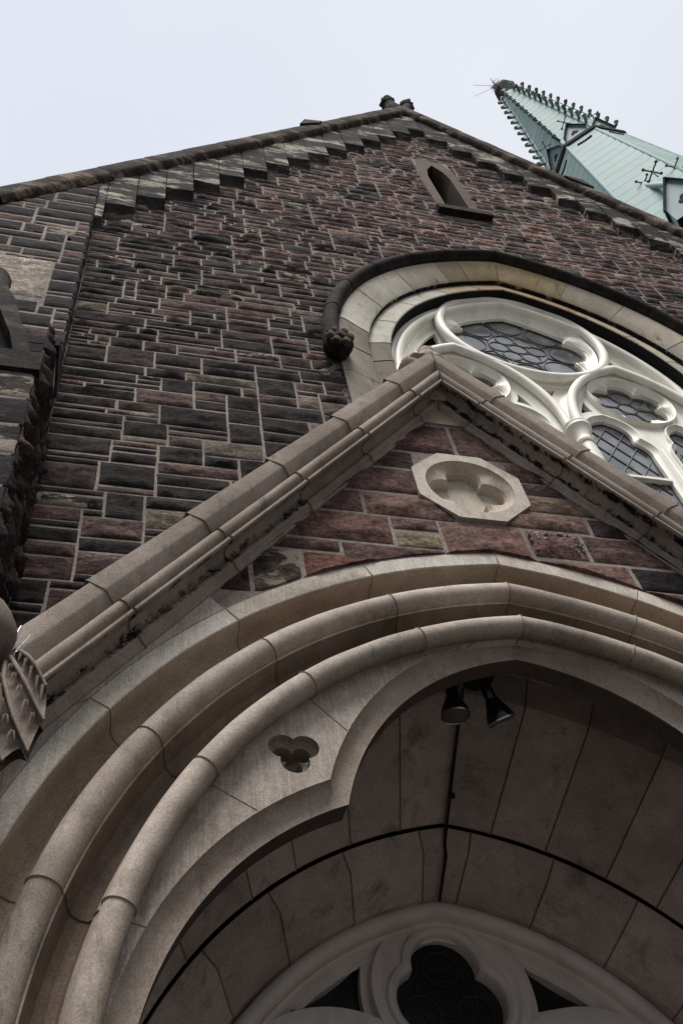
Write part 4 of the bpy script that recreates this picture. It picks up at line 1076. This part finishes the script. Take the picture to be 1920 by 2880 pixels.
# small lucarnes above the ring and a large one below it
def finial4(m, p, ax, sc, t):
    p = Vector(p); m.tube([p - Vector((0, 0, .9 * sc)), p], .05 * sc, 8, tint=t)
    for k in range(4):
        a = ax + R_(90 * k + 45); d = Vector((math.cos(a), math.sin(a), 0))
        m.tube([p, p + d * .25 * sc + Vector((0, 0, .04 * sc)), p + d * .42 * sc + Vector((0, 0, -.02 * sc)), p + d * .55 * sc + Vector((0, 0, .05 * sc))], [.055 * sc, .05 * sc, .05 * sc, .05 * sc], 7, tint=t)
        m.ball(tuple(p + d * .6 * sc + Vector((0, 0, .06 * sc))), .105 * sc, 9, 7, t, .2)
    m.ball(tuple(p), .1 * sc, 9, 7, t); m.tube([p, p + Vector((0, 0, .3 * sc))], [.05 * sc, .02 * sc], 7, tint=t)
def lucarne(a, z0, hw, hh, reach, back, fin, label=None):
    l = holder('lucarne', sp_); d = Vector((math.cos(a), math.sin(a), 0)); t = Vector((-math.sin(a), math.cos(a), 0)); c = Vector((SX, SYC, 0))
    P = lambda u, r, z: tuple(c + d * r + t * u + Vector((0, 0, z)))
    rf_, rb = reach, back
    m = MB(); G = [(-hw, z0), (hw, z0), (hw, z0 + hh * .35), (0, z0 + hh), (-hw, z0 + hh * .35)]
    m.add([P(u, rf_, z) for u, z in G], [(0, 1, 2, 3, 4)], (.75, .72, .8, 1), True); m.build('gable_front', 'copper', l, 0)
    m = MB()
    for s in (-1, 1):
        m.add([P(s * hw, rf_, z0), P(s * hw, rf_, z0 + hh * .35), P(s * hw, rb, z0 + hh * .35), P(s * hw, rb, z0)], [(0, 1, 2, 3)], (.95, .97, .97, 1), True)
        e = hw * 1.14; ze = z0 + hh * .35 - hh * .65 * .14
        m.add([P(s * e, rf_ + .1, ze), P(0, rf_ + .1, z0 + hh), P(0, rb - .3, z0 + hh), P(s * e, rb, ze), P(s * e, rf_ + .1, ze + .07), P(0, rf_ + .1, z0 + hh + .09), P(0, rb - .3, z0 + hh + .09), P(s * e, rb, ze + .07)], [(0, 1, 2, 3), (4, 5, 6, 7), (0, 1, 5, 4)], (1, 1, 1, 1), True)
    m.build('lucarne_roof', 'copper', l, 0)
    m = MB()
    for s in (-1, 1):
        e = hw * 1.14; ze = z0 + hh * .35 - hh * .65 * .14
        m.tube([P(s * e, rf_ + .09, ze), P(0, rf_ + .09, z0 + hh + .02)], .026 + .012 * hw, 6)
    for k in range(3):
        aa = R_(90 + 120 * k); r_ = hw * .19
        m.lathe([(r_, 0), (r_ * .9, .02), (0, .021)], d, P(r_ * 1.1 * math.cos(aa), rf_ + .004, z0 + hh * .36 + r_ * 1.1 * math.sin(aa)), 14)
    m.build('barge_board', 'darkmetal', l, 40)
    if fin:
        m = MB(); finial4(m, P(0, rf_ + .05, z0 + hh + .95 * fin), a, fin, (.38, .44, .40, 1)); m.build('finial', 'copper', l, 60)
    return l
for k in (4, 5, 6, 3): lucarne(R_(45 * k), 40.12, .42, 1.5, 1.48, 1.0, .42)
lucarne(R_(225), 26.5, .62, 2.35, 3.62, 2.0, 0)
dg = Vector((-.7071, -.7071, 0)); sc0 = Vector((SX, SYC, 0))
for p_, t_ in ((sc0 + dg * 3.5 + Vector((0, 0, 30.0)), .5), (sc0 + dg * 2.32 + Vector((0, 0, 32.0)), .46), (Vector((16.05, 6.72, 31.6)), .46)):
    m = MB(); finial4(m, p_, R_(225), t_, (.26, .32, .29, 1)); m.build('finial', 'copper', sp_, 60)
m = MB(); m.tube([sc0 + dg * 2.3 + Vector((0, 0, 31.8)), sc0 + dg * 3.5 + Vector((.25, -.25, 28.2))], .10, 8, tint=(1, 1, 1, 1)); m.build('ridge_roll', 'copper', sp_, 60)
# crown block, balls and a ragged nest at the tip
m = MB(); m.grid([oct_(.36, 51.7), oct_(.38, 52.0), oct_(.52, 52.7), oct_(.58, 53.2), oct_(.46, 53.8), oct_(.2, 54.2)], True, flat=True); m.build('crown_block', 'darkmetal', sp_, 15)
for k in range(8):
    m = MB(); q = oct_(.48, 52.15)[k]; m.ball(q, (.11, .11, .17), 9, 7, (.75, .78, .68, 1), .2); m.build('crown_ball', 'copper', sp_, 60)
m = MB()
for k in range(60):
    a = random.uniform(0, 6.28); r = random.uniform(.0, .22); b = Vector((TX - .2 + r * math.cos(a), TY + .05 + r * math.sin(a), 54.15 + random.uniform(0, .5)))
    d = Vector((random.uniform(-1, 1), random.uniform(-1, 1), random.uniform(-.3, 1))).normalized() * random.uniform(.12, .4)
    m.tube([b, b + d * .5 + Vector((random.uniform(-.05, .05),) * 3), b + d], [.014, .011, .006], 4)
nest = m.build('nest', 'twig', sp_, 60)
m = MB()
for d in ((0, 0, 1.7), (-1.1, .3, .6), (-.8, .9, 1.0)): m.tube([(TX - .15, TY, 54.3), (TX - .15 + d[0], TY + d[1], 54.3 + d[2])], .009, 5)
m.build('lightning_rod', 'lead', sp_, 60)
m = MB(); m.grid([oct_(sr(22) + .1, 22.2), oct_(sr(22) + .1, -H)], True); m.build('tower_shaft', 'mortar', sp_, 20)
